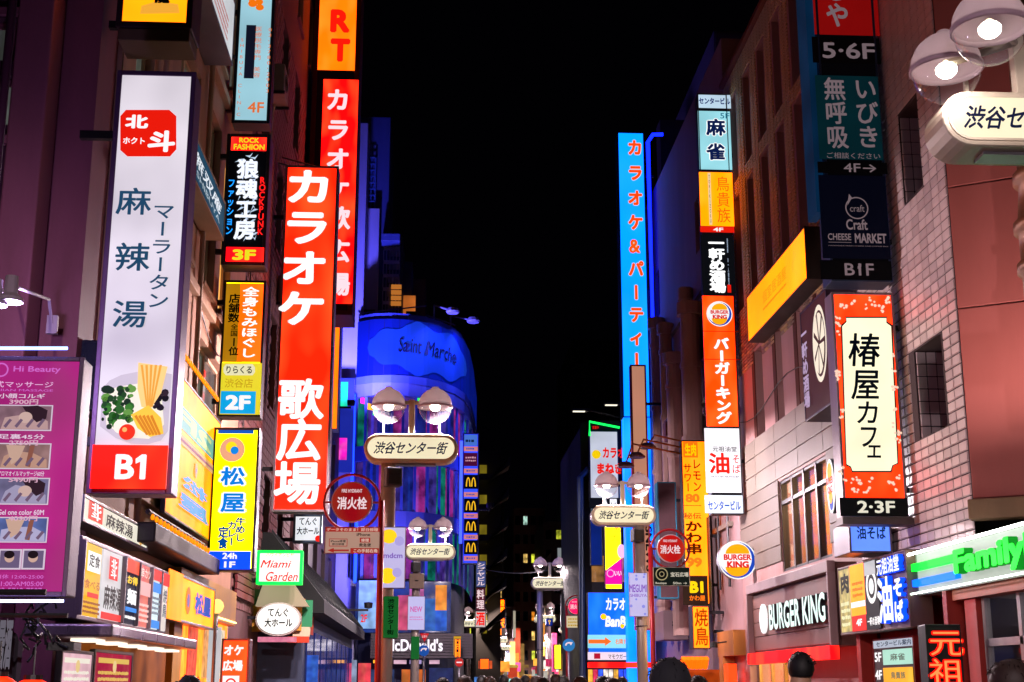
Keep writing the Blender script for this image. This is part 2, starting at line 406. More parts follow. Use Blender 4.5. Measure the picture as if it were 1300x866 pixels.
# ================================================================== left side buildings
MAROON = paint('#50203c', .65, scale=3, dirt=.4); MAROON2 = paint('#925064', .6, scale=3)
TAN = paint('#bf9078', .7, scale=3, dirt=.4); TAN2 = paint('#c8a084', .7, scale=3)
def wallX(root, X, y0, y1, h, z0=0):
    return Wall(root, (X, y0, 0), R(90), y1-y0, h, z0) if X < 0 or root.get('side') == 'L' else Wall(root, (X, y1, 0), R(-90), y1-y0, h, z0)
b = thing('corner_building', 'dark maroon building at the far left with two stacked sash windows', 'building', (-7, 14, 0))
wl = Wall(b, (-12, 13, 0), 0, 8.1, 15)
h1 = wl.hole(-40, 22, 17, 78); h2 = wl.hole(-40, 95, 14, 160); wl.build(MAROON)
for h in (h1, h2): wl.window(h, glassy('#5a5a5c', '#9aa09a', .22), MAROON2, f=.06)
z0 = min(h1[1], h2[1]) - .12; z1 = max(h1[3], h2[3]) + .1
wl.part(MB().box(h1[0]-.1, h1[2]+.1, -.05, .02, z1-.08, z1).box(h1[2]+.02, h1[2]+.1, -.05, .02, z0, z1-.09).box(h1[0]-.1, h1[2]+.1, -.07, .02, z0-.09, z0-.003), 'window_surround', MAROON2)
for x in (5.4, 6.9, 7.45): wl.part(MB().box(x, x+.03, -.012, .01, .3, 15), 'joint', BLACK)
for z in (2.2, 5.3, 8.4): wl.part(MB().box(0, 8.05, -.014, .01, z, z+.02), 'joint', BLACK)
wl.part(MB().box(7.75, 8.1, -.12, .3, .01, 15), 'pilaster', MAROON2, bev=.02)
wl.part(MB().tube([(7.68,-.1,.2),(7.68,-.1,15)], .045, 8), 'drain_pipe', MAROON, smooth=True)
for x, z in ((6.2, 6.1), (6.2, 9.6)):
    m = MB().box(x, x+.34, -.05, .01, z, z+.34); [m.box(x+.03, x+.31, -.07, -.051, z+.04+q*.06, z+.07+q*.06) for q in range(5)]; wl.part(m, 'vent_grille', MAROON2)
wl.part(MB().tube([(5.9,-.04,3.6),(5.9,-.04,6.9),(6.6,-.04,7.0),(6.6,-.04,15)], .022, 6), 'conduit', DKSTEEL)
wl.part(MB().tube([(4.2+k*.3,-.03,5.9-.2*math.sin(k*.5)) for k in range(12)], .012, 5), 'wall_wire', BLACK)
body(b, -12, -3.95, 13.3, 14.2, 0, 14.9, MAROON)
body(b, -3.95, -3.55, 13.4, 14.1, 0, 15, MAROON2, 'corner_column')
# tan building
b = thing('corner_building', 'tan rendered building with tall steel windows behind the white noodle sign', 'building', (-6, 18, 0))
wl = wallX(b, XL, 14.15, 24.2, 17); X = wl
hs = [(.6, 7.6, 1.6, 10.6), (.6, 4.4, 1.5, 6.0), (3.2, 7.4, 4.7, 10.2), (5.6, 7.4, 6.7, 10.2), (7.2, 7.4, 8.3, 10.2), (3.2, 11.2, 4.7, 14), (5.6, 11.2, 6.7, 14.2), (7.2, 11.2, 8.4, 14.2), (5.6, 3.9, 8.2, 6.6), (.6, 11.8, 1.6, 14.2), (.5, .2, 3.4, 2.1), (4.4, .2, 9.6, 2.6)]
hs = [wl.lhole(*h) for h in hs]; wl.build(TAN)
for i, h in enumerate(hs): wl.window(h, glassy('#2c3034', '#a8b0a0', .16) if i not in (10, 11, 4) else glassy('#302418', '#ffb45a', .8), TAN2 if i < 10 else DKSTEEL, nx=2, f=.06, sill=TAN2 if i < 10 else None)
for z in (3.7, 7.0, 10.7, 14.6): wl.part(MB().box(.01, 10, -.09, .01, z, z+.14), 'string_course', TAN2, bev=.01)
for x in (1.9, 5.1): wl.part(MB().tube([(x,-.08,3.4),(x,-.08,17)], .04, 8), 'drain_pipe', TAN2, smooth=True)
body(b, -9, -3.8, 14.25, 24.1, 0, 16.8, TAN)
MB().box(-9, -3.5, 14.14, 14.2, 0, 17).build('side_wall', TAN, b, world=True)
# brown brick building
BR = paint('#6c464c', .75, scale=5, dirt=.45); BR2 = paint('#7c5054', .75, scale=5)
b = thing('corner_building', 'brown brick building rising behind the tall red karaoke signs', 'building', (-6, 30, 0))
wl = wallX(b, XL, 24.25, 36, 24)
hs = [wl.lhole(x, z, x+1.1, z+2.0) for x in (1.2, 3.9, 6.6, 9.3) for z in (3.8, 7.2, 10.6, 14, 17.4, 20.4)]
wl.build(BR)
for i, h in enumerate(hs): wl.window(h, GW[i % 3], DKSTEEL, nx=2, sill=BR2)
grid_pieces(b, wl, .05, 11.6, 2.9, 16, .34, .17, .02, .02, BR, 'brick', 300, order=lambda c: c[0]+abs(c[1]-8)*.6, stag=True, mats=[BR2, BR, paint('#8c5c58', .75, scale=5)])
body(b, -9, -3.8, 24.3, 35.9, 0, 23.8, BR); MB().box(-9, -3.5, 24.2, 24.26, 0, 24).build('side_wall', BR, b, world=True)
DKP = paint('#28161e', .6)
b = thing('corner_building', 'dark narrow building rising behind the orange lettered sign', 'building', (-6, 43, 0))
wl = wallX(b, -3.5, 36.1, 49.5, 30); hs = [wl.lhole(x, z, x+1.5, z+1.7) for x in (1, 4, 7, 10) for z in range(4, 28, 4)]
wl.build(DKP)
for i, h in enumerate(hs): wl.window(h, GW[(i*5) % 3], DKSTEEL, nx=2)
body(b, -9, -3.8, 36.2, 49.4, 0, 29.8, DKP); MB().box(-9, -3.5, 36.05, 36.1, 0, 30).build('side_wall', DKP, b, world=True)
m = MB()
for k in range(30): m.box(-3.3, -3.26, 36.4, 36.8, 8+k*.5, 8.03+k*.5)
m.box(-3.3, -3.26, 36.36, 36.4, 7.5, 24).box(-3.3, -3.26, 36.8, 36.84, 7.5, 24)
m.build('ladder', paint('#4a3a70', .5, .4), b, world=True)
# ================================================================== right side buildings
PINK = paint('#b8625c', .6, scale=1.5, dirt=.2, bump=.05); PINK2 = paint('#9c5248', .5, scale=2, dirt=.3)
b = thing('corner_building', 'salmon panelled building with a curved duct at the far right', 'building', (9, 18, 0))
ang = R(-30.5); oA = atX(1180, 0, XR); oB = atX(1236, 640, XR)
pb = Vector((XR, oB.y, 0)); dirp = Vector((math.cos(ang), math.sin(ang), 0))
wl = Wall(b, tuple(pb), ang, 6.4, 13.2, 4.05)
zc = [wl.pl.hit(1240, v)[1] for v in (-60, 54+0, 190+70, 417-16, 640)]
zc = [12.9, wl.pl.hit(1225, 118)[1], wl.pl.hit(1200, 303)[1], wl.pl.hit(1212, 414)[1], 4.1]
wl.build(PINK2)
zs = sorted([4.12, 4.12+2.75, 4.12+4.6, 4.12+6.9, 13.1])
for j in range(4):
    for i in range(3):
        wl.part(MB().box(.01+i*2.13, 2.13+i*2.13-.02, -.05, -.001, zs[j]+.012, zs[j+1]-.012), 'panel', PINK, bev=.008)
wl.part(MB().box(-.05, 6.4, -.22, .1, 3.82, 4.1), 'ledge', paint('#8a6a50', .7), bev=.02)
wl.part(MB().lathe([(.1,0),(.13,.06),(.14,.34),(.17,.4),(.13,.4),(.1,.3),(.01,.3)], 1.0, -.5, 4.12, 14), 'wall_washer', BLACK); wl.part(MB().box(.97, 1.03, -.5, -.2, 4.11, 4.16), 'washer_arm', BLACK)
for xx in (1.0, 3.6):
    l = bpy.data.lights.new('washer_light', 'SPOT'); l.energy = 330; l.color = (1, .82, .78); l.spot_size = R(150); l.spot_blend = .9; l.shadow_soft_size = .1
    o = bpy.data.objects.new('washer_light', l); C.objects.link(o); o.parent = b; o.location = wl.inv @ Vector((xx, -1.7, 4.5)); o.rotation_euler = Vector((.51*-.25, .86*.25, 1)).to_track_quat('-Z', 'Y').to_euler()
wl.part(MB().lathe([(.1,0),(.13,.06),(.14,.34),(.17,.4),(.13,.4),(.1,.3),(.01,.3)], 3.6, -.5, 4.12, 14), 'wall_washer', BLACK)
DUC = paint('#8a5a3c', .45, .3, scale=3)
dp = atY(1288, 300, 14.6)
dc = MB().lathe([(.55, 5.5), (.55, 6.6), (.6, 6.62), (.6, 6.72), (.55, 6.74), (.55, 7.1), (.6, 7.12), (.6, 7.22), (.55, 7.24), (.5, 7.7), (.56, 7.72), (.56, 7.82), (.5, 7.84), (.45, 12)], dp.x+.78, 14.9, -.35, 24)
dc.build('curved_duct', DUC, b, world=True, smooth=True)
# tiled building
TILE = paint('#dccacc', .35, scale=4, dirt=.22, bump=.05); TILE2 = paint('#cab8bc', .35, scale=4, dirt=.3, bump=.05); GROUT = paint('#463a40', .9)
b = thing('corner_building', 'building clad in pale square tiles with deep window slots', 'building', (9, 21, 0))
wl = wallX(b, XR, oB.y + .01, 24.045, 15.5)
h1 = wl.hole(1160, 447, 1203, 540); h2 = wl.hole(1140, 150, 1172, 235); h3 = wl.lhole(.1, .05, wl.w-.1, 3.2)
wl.build(GROUT, rec=.7)
for h in (h1, h2): wl.window(h, paint('#241216', .8), DKSTEEL, rec=.66)
grid_pieces(b, wl, .01, wl.w-.01, 3.55, 15.45, .30, .158, .016, .02, TILE, 'tile', 300, order=lambda c: abs(c[1]-6.3)-c[0]*1.0, mats=[TILE, TILE2, TILE])
body(b, 8.3, 13, 20.5, 23.9, 3.4, 15.3, GROUT)
for h in (h1, h2):   # tiled reveals of the slots
    m = MB(); n = 7
    for k in range(n):
        for q in range(4): m.box(h[0]+.003, h[0]+.03, .03+q*.16, .17+q*.16, h[1]+(h[3]-h[1])*k/n+.01, h[1]+(h[3]-h[1])*(k+1)/n-.01)
    wl.part(m, 'reveal_tiles', TILE)['kind'] = 'stuff'
# burger building
PK = paint('#b48a8a', .6, scale=2, dirt=.3); PAN = paint('#827870', .55, scale=3, dirt=.3); BRK = paint('#54241c', .8, scale=5); OCH = paint('#c0a070', .45, scale=4, dirt=.35)
b = thing('corner_building', 'pink and brown building over the burger restaurant with narrow windows and brick strips', 'building', (9, 29, 0))
wl = wallX(b, XR, 24.05, 33.6, 17)
Z = lambda u, v: wl.pl.hit(u, v)[1]
H2F = wl.hole(989, 612, 1057, 706)
slots = [wl.hole(958, 446, 972, 552), wl.hole(984, 420, 997, 538), wl.hole(1011, 396, 1022, 520), wl.hole(1036, 372, 1046, 500)]
ups = [wl.lhole(x, 10.6, x+.62, 13.6) for x in (.7, 2.2, 3.7, 5.2, 6.7)] + [wl.lhole(x, 14.0, x+.62, 16.3) for x in (.7, 2.2, 3.7, 5.2, 6.7)]
HG = wl.lhole(.35, .05, 5.2, 2.78)
wl.build(PK, rec=.45)
for h in slots: wl.window(h, glassy('#0a0a0e'), DKSTEEL, rec=.3, f=.03); wl.part(MB().box(h[0]-.28, h[0]-.02, -.02, .01, h[1]+.02, h[3]), 'brick_strip', BRK)
for h in ups: wl.window(h, glassy('#08080a'), DKSTEEL, rec=.3, f=.04)
zt = Z(955, 480) ; 
zp = H2F[3] + .05
for j in range(3):
    for i in range(5): wl.part(MB().box(i*1.9+.01, i*1.9+1.89, -.035, -.001, zp+j*.42+.01, zp+(j+1)*.42-.01), 'panel', PAN, bev=.005)
for h0, h1_ in ((0, H2F[0]), (H2F[2], 9.5)):
    zz = 4.2
    while zz < zp - .05:
        ze = min(zz+.36, zp)
        wl.part(MB().box(h0+.01, h1_-.01, -.033, -.001, zz+.008, ze-.008), 'panel', paint('#70655e', .6, scale=3), bev=.004); zz += .36
grid_pieces(b, wl, .05, 9.5, 9.0, 16.95, .3, .085, .02, .03, OCH, 'facing_tile', 300, order=lambda c: c[1], mats=[OCH, paint('#7a665c', .5, scale=4), paint('#9c8474', .5, scale=4)])
body(b, 8.4, 13, 24.2, 33.5, 7.6, 16.8, PK)
MB().box(XR, 13, 33.6, 33.66, 0, 17).build('side_wall', PK, b, world=True)
wl.part(MB().box(-.02, 9.55, -.12, .02, 16.98, 17.1), 'coping', paint('#7a3a20', .6))
# second-floor window: mullions, transom, real glass and a lit room behind
m = MB(); x0, z0, x1, z1 = H2F
for i in range(5): x = x0 + (x1-x0)*i/4; m.box(x-.06, x+.06, .02, .16, z0, z1)
zt = z1 - (z1-z0)*.24; m.box(x0+.06, x1-.06, .03, .15, zt-.04, zt+.04).box(x0+.06, x1-.06, .03, .15, z0, z0+.06).box(x0+.06, x1-.06, .03, .15, z1-.06, z1)
win = wl.part(m, 'window', DKSTEEL)
for i in range(4):
    xa, xb = x0+(x1-x0)*i/4+.061, x0+(x1-x0)*(i+1)/4-.061
    wl.part(MB().box(xa, xb, .08, .09, z0+.06, zt-.04), 'pane', clear(), win); wl.part(MB().box(xa, xb, .08, .09, zt+.04, z1-.06), 'pane', clear(), win)
def room(W, x0, z0, x1, z1, dep, wallmat, ceil, lampmat, nl=4, name='interior'):
    m = MB(); m.quad((x0-.5,dep,z0-.3),(x1+.5,dep,z0-.3),(x1+.5,dep,z1+.3),(x0-.5,dep,z1+.3)); m.quad((x0-.5,.46,z0-.3),(x0-.5,dep,z0-.3),(x0-.5,dep,z1+.3),(x0-.5,.46,z1+.3))
    m.quad((x1+.5,.46,z0-.3),(x1+.5,dep,z0-.3),(x1+.5,dep,z1+.3),(x1+.5,.46,z1+.3)); m.quad((x0-.5,.46,z1+.25),(x1+.5,.46,z1+.25),(x1+.5,dep,z1+.25),(x0-.5,dep,z1+.25))
    r = W.part(m, name, wallmat)
    for i in range(nl):
        for q in (.35, .75):
            x = x0 + (x1-x0)*(i+.5)/nl; y = .5+(dep-.5)*q
            W.part(MB().lathe([(.02,.0),(.09,.0),(.11,.06),(.02,.06)], x, y, z1+.17, 10), 'ceiling_lamp', lampmat, r)
    return r
WARM = glow('#ffd9a0', 9, 0); WARM2 = glow('#ffe8c8', 5, 0)
def lampat(W, x, y, z, e, col, parent, size=.3):
    l = bpy.data.lights.new('room_light', 'POINT'); l.energy = e; l.color = col; l.shadow_soft_size = size
    o = bpy.data.objects.new('room_light', l); C.objects.link(o); o.parent = parent; o.location = W.inv @ Vector((x, y, z)); return o
body_mat = paint('#b07a40', .7, scale=2, dirt=.3)
r = room(wl, x0, z0, x1, z1, 2.6, body_mat, None, WARM, 3, 'upper_room')
for xx in (.25, .75): lampat(wl, x0+(x1-x0)*xx, 1.4, z1-.2, 420, (1, .62, .28), b)
for i in range(3): wl.part(MB().box(x0+.2+i*1.1, x0+.8+i*1.1, 2.5, 2.58, z1-.75, z1-.2), 'wall_lamp', glow('#ff9a30', 2.2, 0), r)
# grey building with rough pipes beyond
GRY = paint('#a88488', .7, scale=2, dirt=.35); PIPE = paint('#c8a09c', .5, scale=4, dirt=.25)
b = thing('corner_building', 'grey pink building covered with thick pipes beyond the stacked white orange sign', 'building', (9, 40, 0))
wl = wallX(b, XR, 33.7, 47.5, 18.5)
hs = [wl.lhole(x, z, x+.8, z+1.6) for x in (2.0, 9.4) for z in (4.2, 7.4, 10.6, 13.8)]; wl.build(GRY)
for h in hs: wl.window(h, glassy('#0c0c10'), DKSTEEL, nx=2)
body(b, 8, 14, 33.8, 47.4, 0, 18.3, GRY); MB().box(XR, 14, 33.67, 33.7, 0, 18.5).build('side_wall', GRY, b, world=True); 
for x, z0, z1, rr in ((5.2, 4.5, 12.8, .2), (7.0, 3, 11.4, .26), (3.6, 3, 13.4, .22), (8.6, 6, 13.0, .16), (1.4, 3, 15, .12), (9.8, 3, 12.2, .28)):
    m = MB().tube([(x,-rr-.05,z0),(x,-rr-.05,z1)], rr, 14); z = z0+1
    while z < z1: m.tube([(x,-rr-.05,z),(x,-rr-.05,z+.14)], rr*1.16, 14); z += 2.1
    m.tube([(x,-rr-.05,z1-.35),(x,-rr-.05,z1)], rr*1.35, 14)
    wl.part(m, 'duct', PIPE, smooth=False)
for x, z, mat in ((4.4, 5.6, BRK), (6.2, 8.8, paint('#6a2c1c', .6)), (9.8, 6.4, BRK)):
    wl.part(MB().box(x, x+.7, -.55, -.05, z, z+.65).box(x+.1, x+.6, -.6, -.55, z+.1, z+.55), 'condenser_box', mat, bev=.02)
for z in (5.5, 9.2, 12.4): wl.part(MB().box(.5, 13, -.12, .01, z, z+.12), 'string_course', PAN)
wl.part(MB().tube([(11.6,-.1,4),(11.6,-.1,11)], .04, 6).tube([(12.8,-.1,4),(12.8,-.1,14)], .04, 6), 'cable_pipe', DKSTEEL)
# perforated block screen beside it
b2 = thing('screen_wall', 'narrow screen of pale blocks pierced with square holes beside the pink building', 'wall', (7.4, 33.75, 4.5))
xs0 = atY(938, 480, 33.7).x; xs1 = atY(954, 480, 33.7).x; zb = atY(946, 572, 33.7).z; zt = atY(946, 400, 33.7).z
m = MB(); nx, nz = 4, 26; wx = (xs1-xs0)/nx; hz = (zt-zb)/nz
for i in range(nx+1): m.box(xs0+wx*i-.025, xs0+wx*i+.025, 33.45, 33.62, zb, zt)
for j in range(nz+1):
    for i in range(nx): m.box(xs0+wx*i+.026, xs0+wx*(i+1)-.026, 33.453, 33.62, zb+hz*j-.03, zb+hz*j+.03)
m.build('pierced_blocks', paint('#a89a96', .7, scale=6), b2, world=True)
MB().box(xs0-.03, xs1+.03, 33.46, 33.6, zb-1.6, zb-.04).build('concrete_base', paint('#7c686c', .7), b2, world=True)
# tall plain blocks behind, top right
b = thing('corner_building', 'tall plain panelled block rising into the dark above the mahjong sign', 'building', (9, 50, 0))
pm = paint('#5a4e5c', .7, scale=1)
q0 = atY(906, 40, 49).x; zt = atY(930, 40, 49).z
MB().box(q0, 15, 49, 60, 0, zt).build('wall', pm, b, world=True)
for k in range(6):
    for i in range(4): MB().box(q0+.05+i*1.5, q0+1.5+i*1.5, 48.93, 48.995, 12+k*2.4, 14.36+k*2.4).build('panel', paint('#5e525e', .6, scale=1.5, dirt=.2), b, world=True)
q1 = atY(838, 160, 48).x; zt2 = atY(850, 152, 48).z
MB().box(q1, 9.6, 48, 48.9, 0, zt2).build('lower_wall', paint('#4c4048', .7, scale=1), b, world=True)
# ================================================================== blue-lit corner building
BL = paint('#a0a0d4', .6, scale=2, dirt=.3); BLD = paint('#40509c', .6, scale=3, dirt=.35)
b = thing('corner_building', 'blue lit building with a rounded glass corner and a curved blue shop fascia', 'building', (-1, 56, 0))
PU = [(452,50.4),(470,50.0),(490,49.9),(510,50.0),(530,50.3),(550,50.9),(566,51.7),(578,52.8),(586,54.6),(592,58),(597,64)]
PP = [(atY(u, 700, y).x, y) for u, y in PU]
def curve(t, off=0):
    t = max(0, min(1, t)); n = len(PP)-1; i = min(n-1, int(t*n)); f = t*n - i
    a, c = Vector(PP[i]), Vector(PP[i+1]); d = (c-a).normalized(); p = a + (c-a)*f
    return (p.x + d.y*off, p.y - d.x*off)
def cstrip(m, t0, t1, off, z0, z1, n=24, th=0):
    for i in range(n):
        a = curve(t0+(t1-t0)*i/n, off); c = curve(t0+(t1-t0)*(i+1)/n, off)
        m.quad((*a, z0), (*c, z0), (*c, z1), (*a, z1))
        if th:
            a2 = curve(t0+(t1-t0)*i/n, off-th); c2 = curve(t0+(t1-t0)*(i+1)/n, off-th)
            m.quad((*a2, z1), (*a, z1), (*c, z1), (*c2, z1)); m.quad((*a, z0), (*a2, z0), (*c2, z0), (*c, z0))
    return m
def zY(v, Y=50.0): return atY(520, v, Y).z
zf0, zf1, zg0, zg1 = zY(478), zY(408), zY(735), zY(486)
FAS = glow('#0c24b0', .4, .25, scale=.6)
cstrip(MB(), 0, 1, .25, zf0, zf1, 40, .4).build('fascia', FAS, b, world=True)
m = MB(); N_ = 46
for i in range(N_):
    f0, f1 = i/N_, (i+1)/N_
    def cl(f):
        hh = (zf1-zf0)*.47*math.sqrt(max(0, 1-(2*f-1)**2))*(.93+.14*math.sin(f*19)); return hh
    zc = (zf0+zf1)/2 - .02; t0 = .08+.66*f0; t1 = .08+.66*f1; a = curve(t0, .29); c = curve(t1, .29)
    m.quad((*a, zc-cl(f0)), (*c, zc-cl(f1)), (*c, zc+cl(f1)), (*a, zc+cl(f0)))
m.build('cloud_panel', glow('#1c4cdc', .4, .25, scale=.6), b, world=True)
for k in range(1, 12):
    a = curve(k/12, .262); c = curve(k/12+.0025, .262); m = MB().quad((*a, zf0), (*c, zf0), (*c, zf1), (*a, zf1)); m.build('seam', paint('#0a1040', .6), b, world=True)
vs, fs = glyphs('Saint Marche', .01); mx = max(v[0] for v in vs)
m = MB()
for x, y, z in vs:
    t = .24+.36*((x + .2*y)/mx); p = curve(t, .33); m.v.append((p[0], p[1], (zf0+zf1)/2 - .2 + y*.8))
m.f = list(fs); m.build('lettering', paint('#080c40', .6), b, world=True)
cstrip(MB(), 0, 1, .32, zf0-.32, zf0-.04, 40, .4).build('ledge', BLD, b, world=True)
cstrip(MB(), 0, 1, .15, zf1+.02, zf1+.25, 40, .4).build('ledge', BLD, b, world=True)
# glass storeys
nst = 3; zz = [zg0 + (zg1-zg0)*k/nst for k in range(nst+1)]
GB = [glassy('#10123a', '#3040c0', .25), glassy('#0a0c20', '#5a48c8', .35), glassy('#0c0e1c', '#8a5aff', .2), glassy('#181428', '#e040c0', .3), glassy('#08181c', '#20c0a0', .25)]
for k in range(nst):
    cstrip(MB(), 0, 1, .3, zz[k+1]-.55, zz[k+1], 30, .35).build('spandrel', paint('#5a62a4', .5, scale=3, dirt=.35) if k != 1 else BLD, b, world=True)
    for i in range(14):
        t0, t1 = i/14, (i+1)/14
        fr = MB(); a = curve(t0, .22); fr.box(a[0]-.05, a[0]+.05, a[1]-.05, a[1]+.1, zz[k], zz[k+1]-.56)
        w_ = fr.build('mullion', BLD, b, world=True)
        cstrip(MB(), t0, t1, .1, zz[k], zz[k+1]-.56, 2).build('pane', GB[(i*3+k*2+i//4) % 5], b, world=True)
# rainbow lights behind the top storey glass
for i, (t, c) in enumerate([(.02,'#ff30c0'),(.06,'#ffb020'),(.1,'#30ff80'),(.15,'#20d0ff'),(.45,'#30ff60'),(.36,'#30ff60'),(.55,'#30ff60')]):
    a = curve(t, .14); c2 = curve(t+.05, .14); z = zz[3]-.75-(.25*i if i < 4 else -.05)
    m = MB().quad((*a, z), (*c2, z-.1), (*c2, z+.12), (*a, z+.25)); m.build('neon_strip', glow(c, 1.3, 0, False), b, world=True)
m = MB()
for i in range(16): a = curve(i/15, -.6); m.v.append((*a, zg1))
# back mass
x0 = PP[0][0]; x9 = PP[-1][0]
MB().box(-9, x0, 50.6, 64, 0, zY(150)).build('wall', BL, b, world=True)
pts = [(p[0]-.0, p[1]) for p in [curve(i/20, -.25) for i in range(21)]]
m = MB(); n = len(pts); 
for za, zb_, nm in ((0, zf1-.1, 'core'),):
    ring = pts + [(-2.6, 64)]
    m.v = [(x, y, za) for x, y in ring] + [(x, y, zb_) for x, y in ring]; k = len(ring)
    m.f = [tuple(range(k, 2*k))] + [(i, (i+1) % k, k+(i+1) % k, k+i) for i in range(k)]
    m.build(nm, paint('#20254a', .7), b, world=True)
# upper towers, rear stairs, rooftop shapes
def bxp(u0, u1, vt, Y, dep, mat, name='upper_wall', vb=None):
    xa = atY(u0, vt, Y).x; xb = atY(u1, vt, Y).x; zt = atY((u0+u1)/2, vt, Y).z; zb_ = 0 if vb is None else atY((u0+u1)/2, vb, Y).z
    return MB().box(xa, xb, Y, Y+dep, zb_, zt).build(name, mat, b, world=True, bev=.03)
bxp(450, 496, 148, 52.5, 5, paint('#34407c', .6, scale=2)); bxp(455, 482, 264, 52.0, .5, BL, vb=430); bxp(484, 508, 296, 51.6, .7, BLD, vb=306)
bxp(486, 512, 300, 53.5, 6, paint('#3a4680', .6, scale=2)); bxp(512, 524, 332, 55, 6, BLD); bxp(520, 541, 354, 57, 8, paint('#6e5c78', .7, scale=2)); bxp(455, 520, 400, 51.6, 3, BL)
m = MB(); 
for u in (462, 466, 471, 476): xx = atY(u, 240, 52.2).x; m.box(xx-.03, xx+.03, 52.2, 52.28, atY(u,265,52.2).z, atY(u,200,52.2).z)
for v in range(200, 262, 8): m.box(atY(462,v,52.2).x, atY(476,v,52.2).x, 52.17, 52.2, atY(465,v,52.2).z-.03, atY(465,v,52.2).z+.03)
m.build('ladder', paint('#4a70d0', .5, .4), b, world=True)
for k in range(6):
    xa = atY(488, 330, 53.3).x; xb = atY(508, 330, 53.3).x; z = atY(498, 322+k*17, 53.3).z
    m = MB().box(xa, xb, 52.4, 53.45, z-.08, z); 
    for q in range(6): m.box(xa+(xb-xa)*q/5-.015, xa+(xb-xa)*q/5+.015, 52.4, 52.43, z, z+.42)
    m.box(xa, xb, 52.39, 52.44, z+.42, z+.46); m.build('balcony', BL, b, world=True)
for k in range(4):
    z = atY(503, 370+k*7, 53).z; MB().box(atY(497,380,53).x, atY(510,380,53).x, 52.3, 52.4, z-.08, z+.08).build('stair_tread', glow('#ff9a40', .45, 0, False), b, world=True)
xa = atY(512, 390, 54.9).x
MB().box(xa, xa+.5, 54.7, 54.9, atY(515,416,54.8).z, atY(515,376,54.8).z).build('lit_doorway', glow('#ff8a3a', .45, .4, False), b, world=True)
for u, v in ((463, 402), (470, 402), (522, 404)): 
    p = atY(u, v, 51.4); MB().box(p.x-.2, p.x+.2, 51.3, 51.59, p.z-.25, p.z+.25).build('vent', BLACK, b, world=True)
p0 = atY(541, 400, 53); p1 = atY(578, 413, 53)
MB().tube([(p0.x,53,p0.z),(p1.x,53,p1.z)], .03, 6).tube([(atY(455,398,50.5).x,50.5,atY(455,398,50.5).z),(p0.x,52,p0.z+.1)], .03, 6).build('railing', BL, b, world=True)
# floodlights on arms that wash the fascia blue
def blue_spot(name, loc, tgt, e, parent, ang=70, col=(.12, .15, 1)):
    l = bpy.data.lights.new(name, 'SPOT'); l.energy = e; l.color = col; l.spot_size = R(ang); l.spot_blend = .8; l.shadow_soft_size = .15
    o = bpy.data.objects.new(name, l); C.objects.link(o); o.location = loc
    o.rotation_euler = (Vector(tgt) - Vector(loc)).to_track_quat('-Z', 'Y').to_euler(); return o
for i, (ub, vb, ut, vt, Yb) in enumerate(((551, 405, 575, 395, 51.5), (572, 418, 601, 407, 53))):
    p0 = atY(ub, vb, Yb); p1 = atY(ut, vt, Yb-2.2); p2 = Vector((p0.x, p0.y, p0.z+.55))
    t = thing('floodlight', ['blue floodlight on the bent arm nearer the middle of the curved blue fascia', 'blue floodlight on the bent arm at the right end of the curved blue fascia'][i], 'floodlight', tuple(p0), 0, 'floodlights above the blue fascia')
    MB().tube([tuple(p0), tuple(p2), tuple(p1)], .035, 6).build('arm', BL, t, world=True)
    MB().lathe([(.02,.14),(.2,.1),(.26,-.02),(.22,-.08),(.02,-.08)], p1.x, p1.y, p1.z, 10).build('lamp_head', BL, t, world=True)
    s_ = blue_spot('flood_light', (p1.x, p1.y, p1.z-.15), curve(.5+.2*i)+(zf0,), 1100, t, 110)
    s_.parent = t; s_.location = Vector(s_.location) - Vector(t.location)
# blue and violet tubes down the facade
for (u, v0, v1, Y, c) in ((450, 500, 640, 49.6, '#1030ff'), (487, 690, 735, 49.5, '#2040ff'), (586, 560, 690, 52, '#2838ff'), (453, 650, 740, 49.6, '#1838ff')):
    p = atY(u, v0, Y); q = atY(u, v1, Y); MB().tube([(p.x, Y, q.z), (p.x, Y, p.z)], .06, 8).build('neon_tube', glow(c, 5, 0), b, world=True)
# added blue wash lights on made-up fixtures, to light the wall and glass
for i, (x, y, z, tx, ty, tz, e) in enumerate(((-3.0, 47.6, 11.2, -2.2, 53, 19, 7000), (-2.2, 47.0, 4.2, -2.6, 51, 9, 2500), (2.0, 50.5, 8, 1.2, 56, 14, 500))):
    t = thing('wash_light', ['small blue wash light high on the bracket beside the blue wall', 'small blue wash light low before the rounded glass corner', 'small blue wash light beside the tall fast food sign stack'][i], 'floodlight', (x, y, z), 0, 'blue wash lights')
    MB().lathe([(.02,-.12),(.13,-.1),(.15,.08),(.02,.1)], 0, 0, 0, 10).build('lamp_head', DKSTEEL, t)
    s_ = blue_spot('wash', (0, 0, .2), (tx-x, ty-y, tz-z), e, t, 120, (.18, .15, 1)); s_.parent = t
    xw = -3.5 if x < 0 else 1.3
    MB().box(min(0, xw-x), max(0, xw-x), .0, .06, -.2, -.13).build('bracket', DKSTEEL, t)
# ================================================================== SIGNS, left side
WH = glow('#f4ecf4', 1.0, .12); WT = ink('#ffffff', .95); RED = glow('#ff2a10', .95, .22); YEL = glow('#ffd800', .95, .15); YL2 = glow('#ffe63a', 1.0, .12)
NAVY = ink('#1c3f6a', .35); SLATE = ink('#2f628c', .5); BLK = ink('#0a0806', .05); IR = ink('#f41c0c', .9); IY = ink('#ffd200', .95); IB = ink('#0a8cf0', .9); IO = ink('#ff7a10', .9)
PURPF = paint('#6a4a72', .45, .4, scale=5); DKRED = paint('#3c0a10', .5)
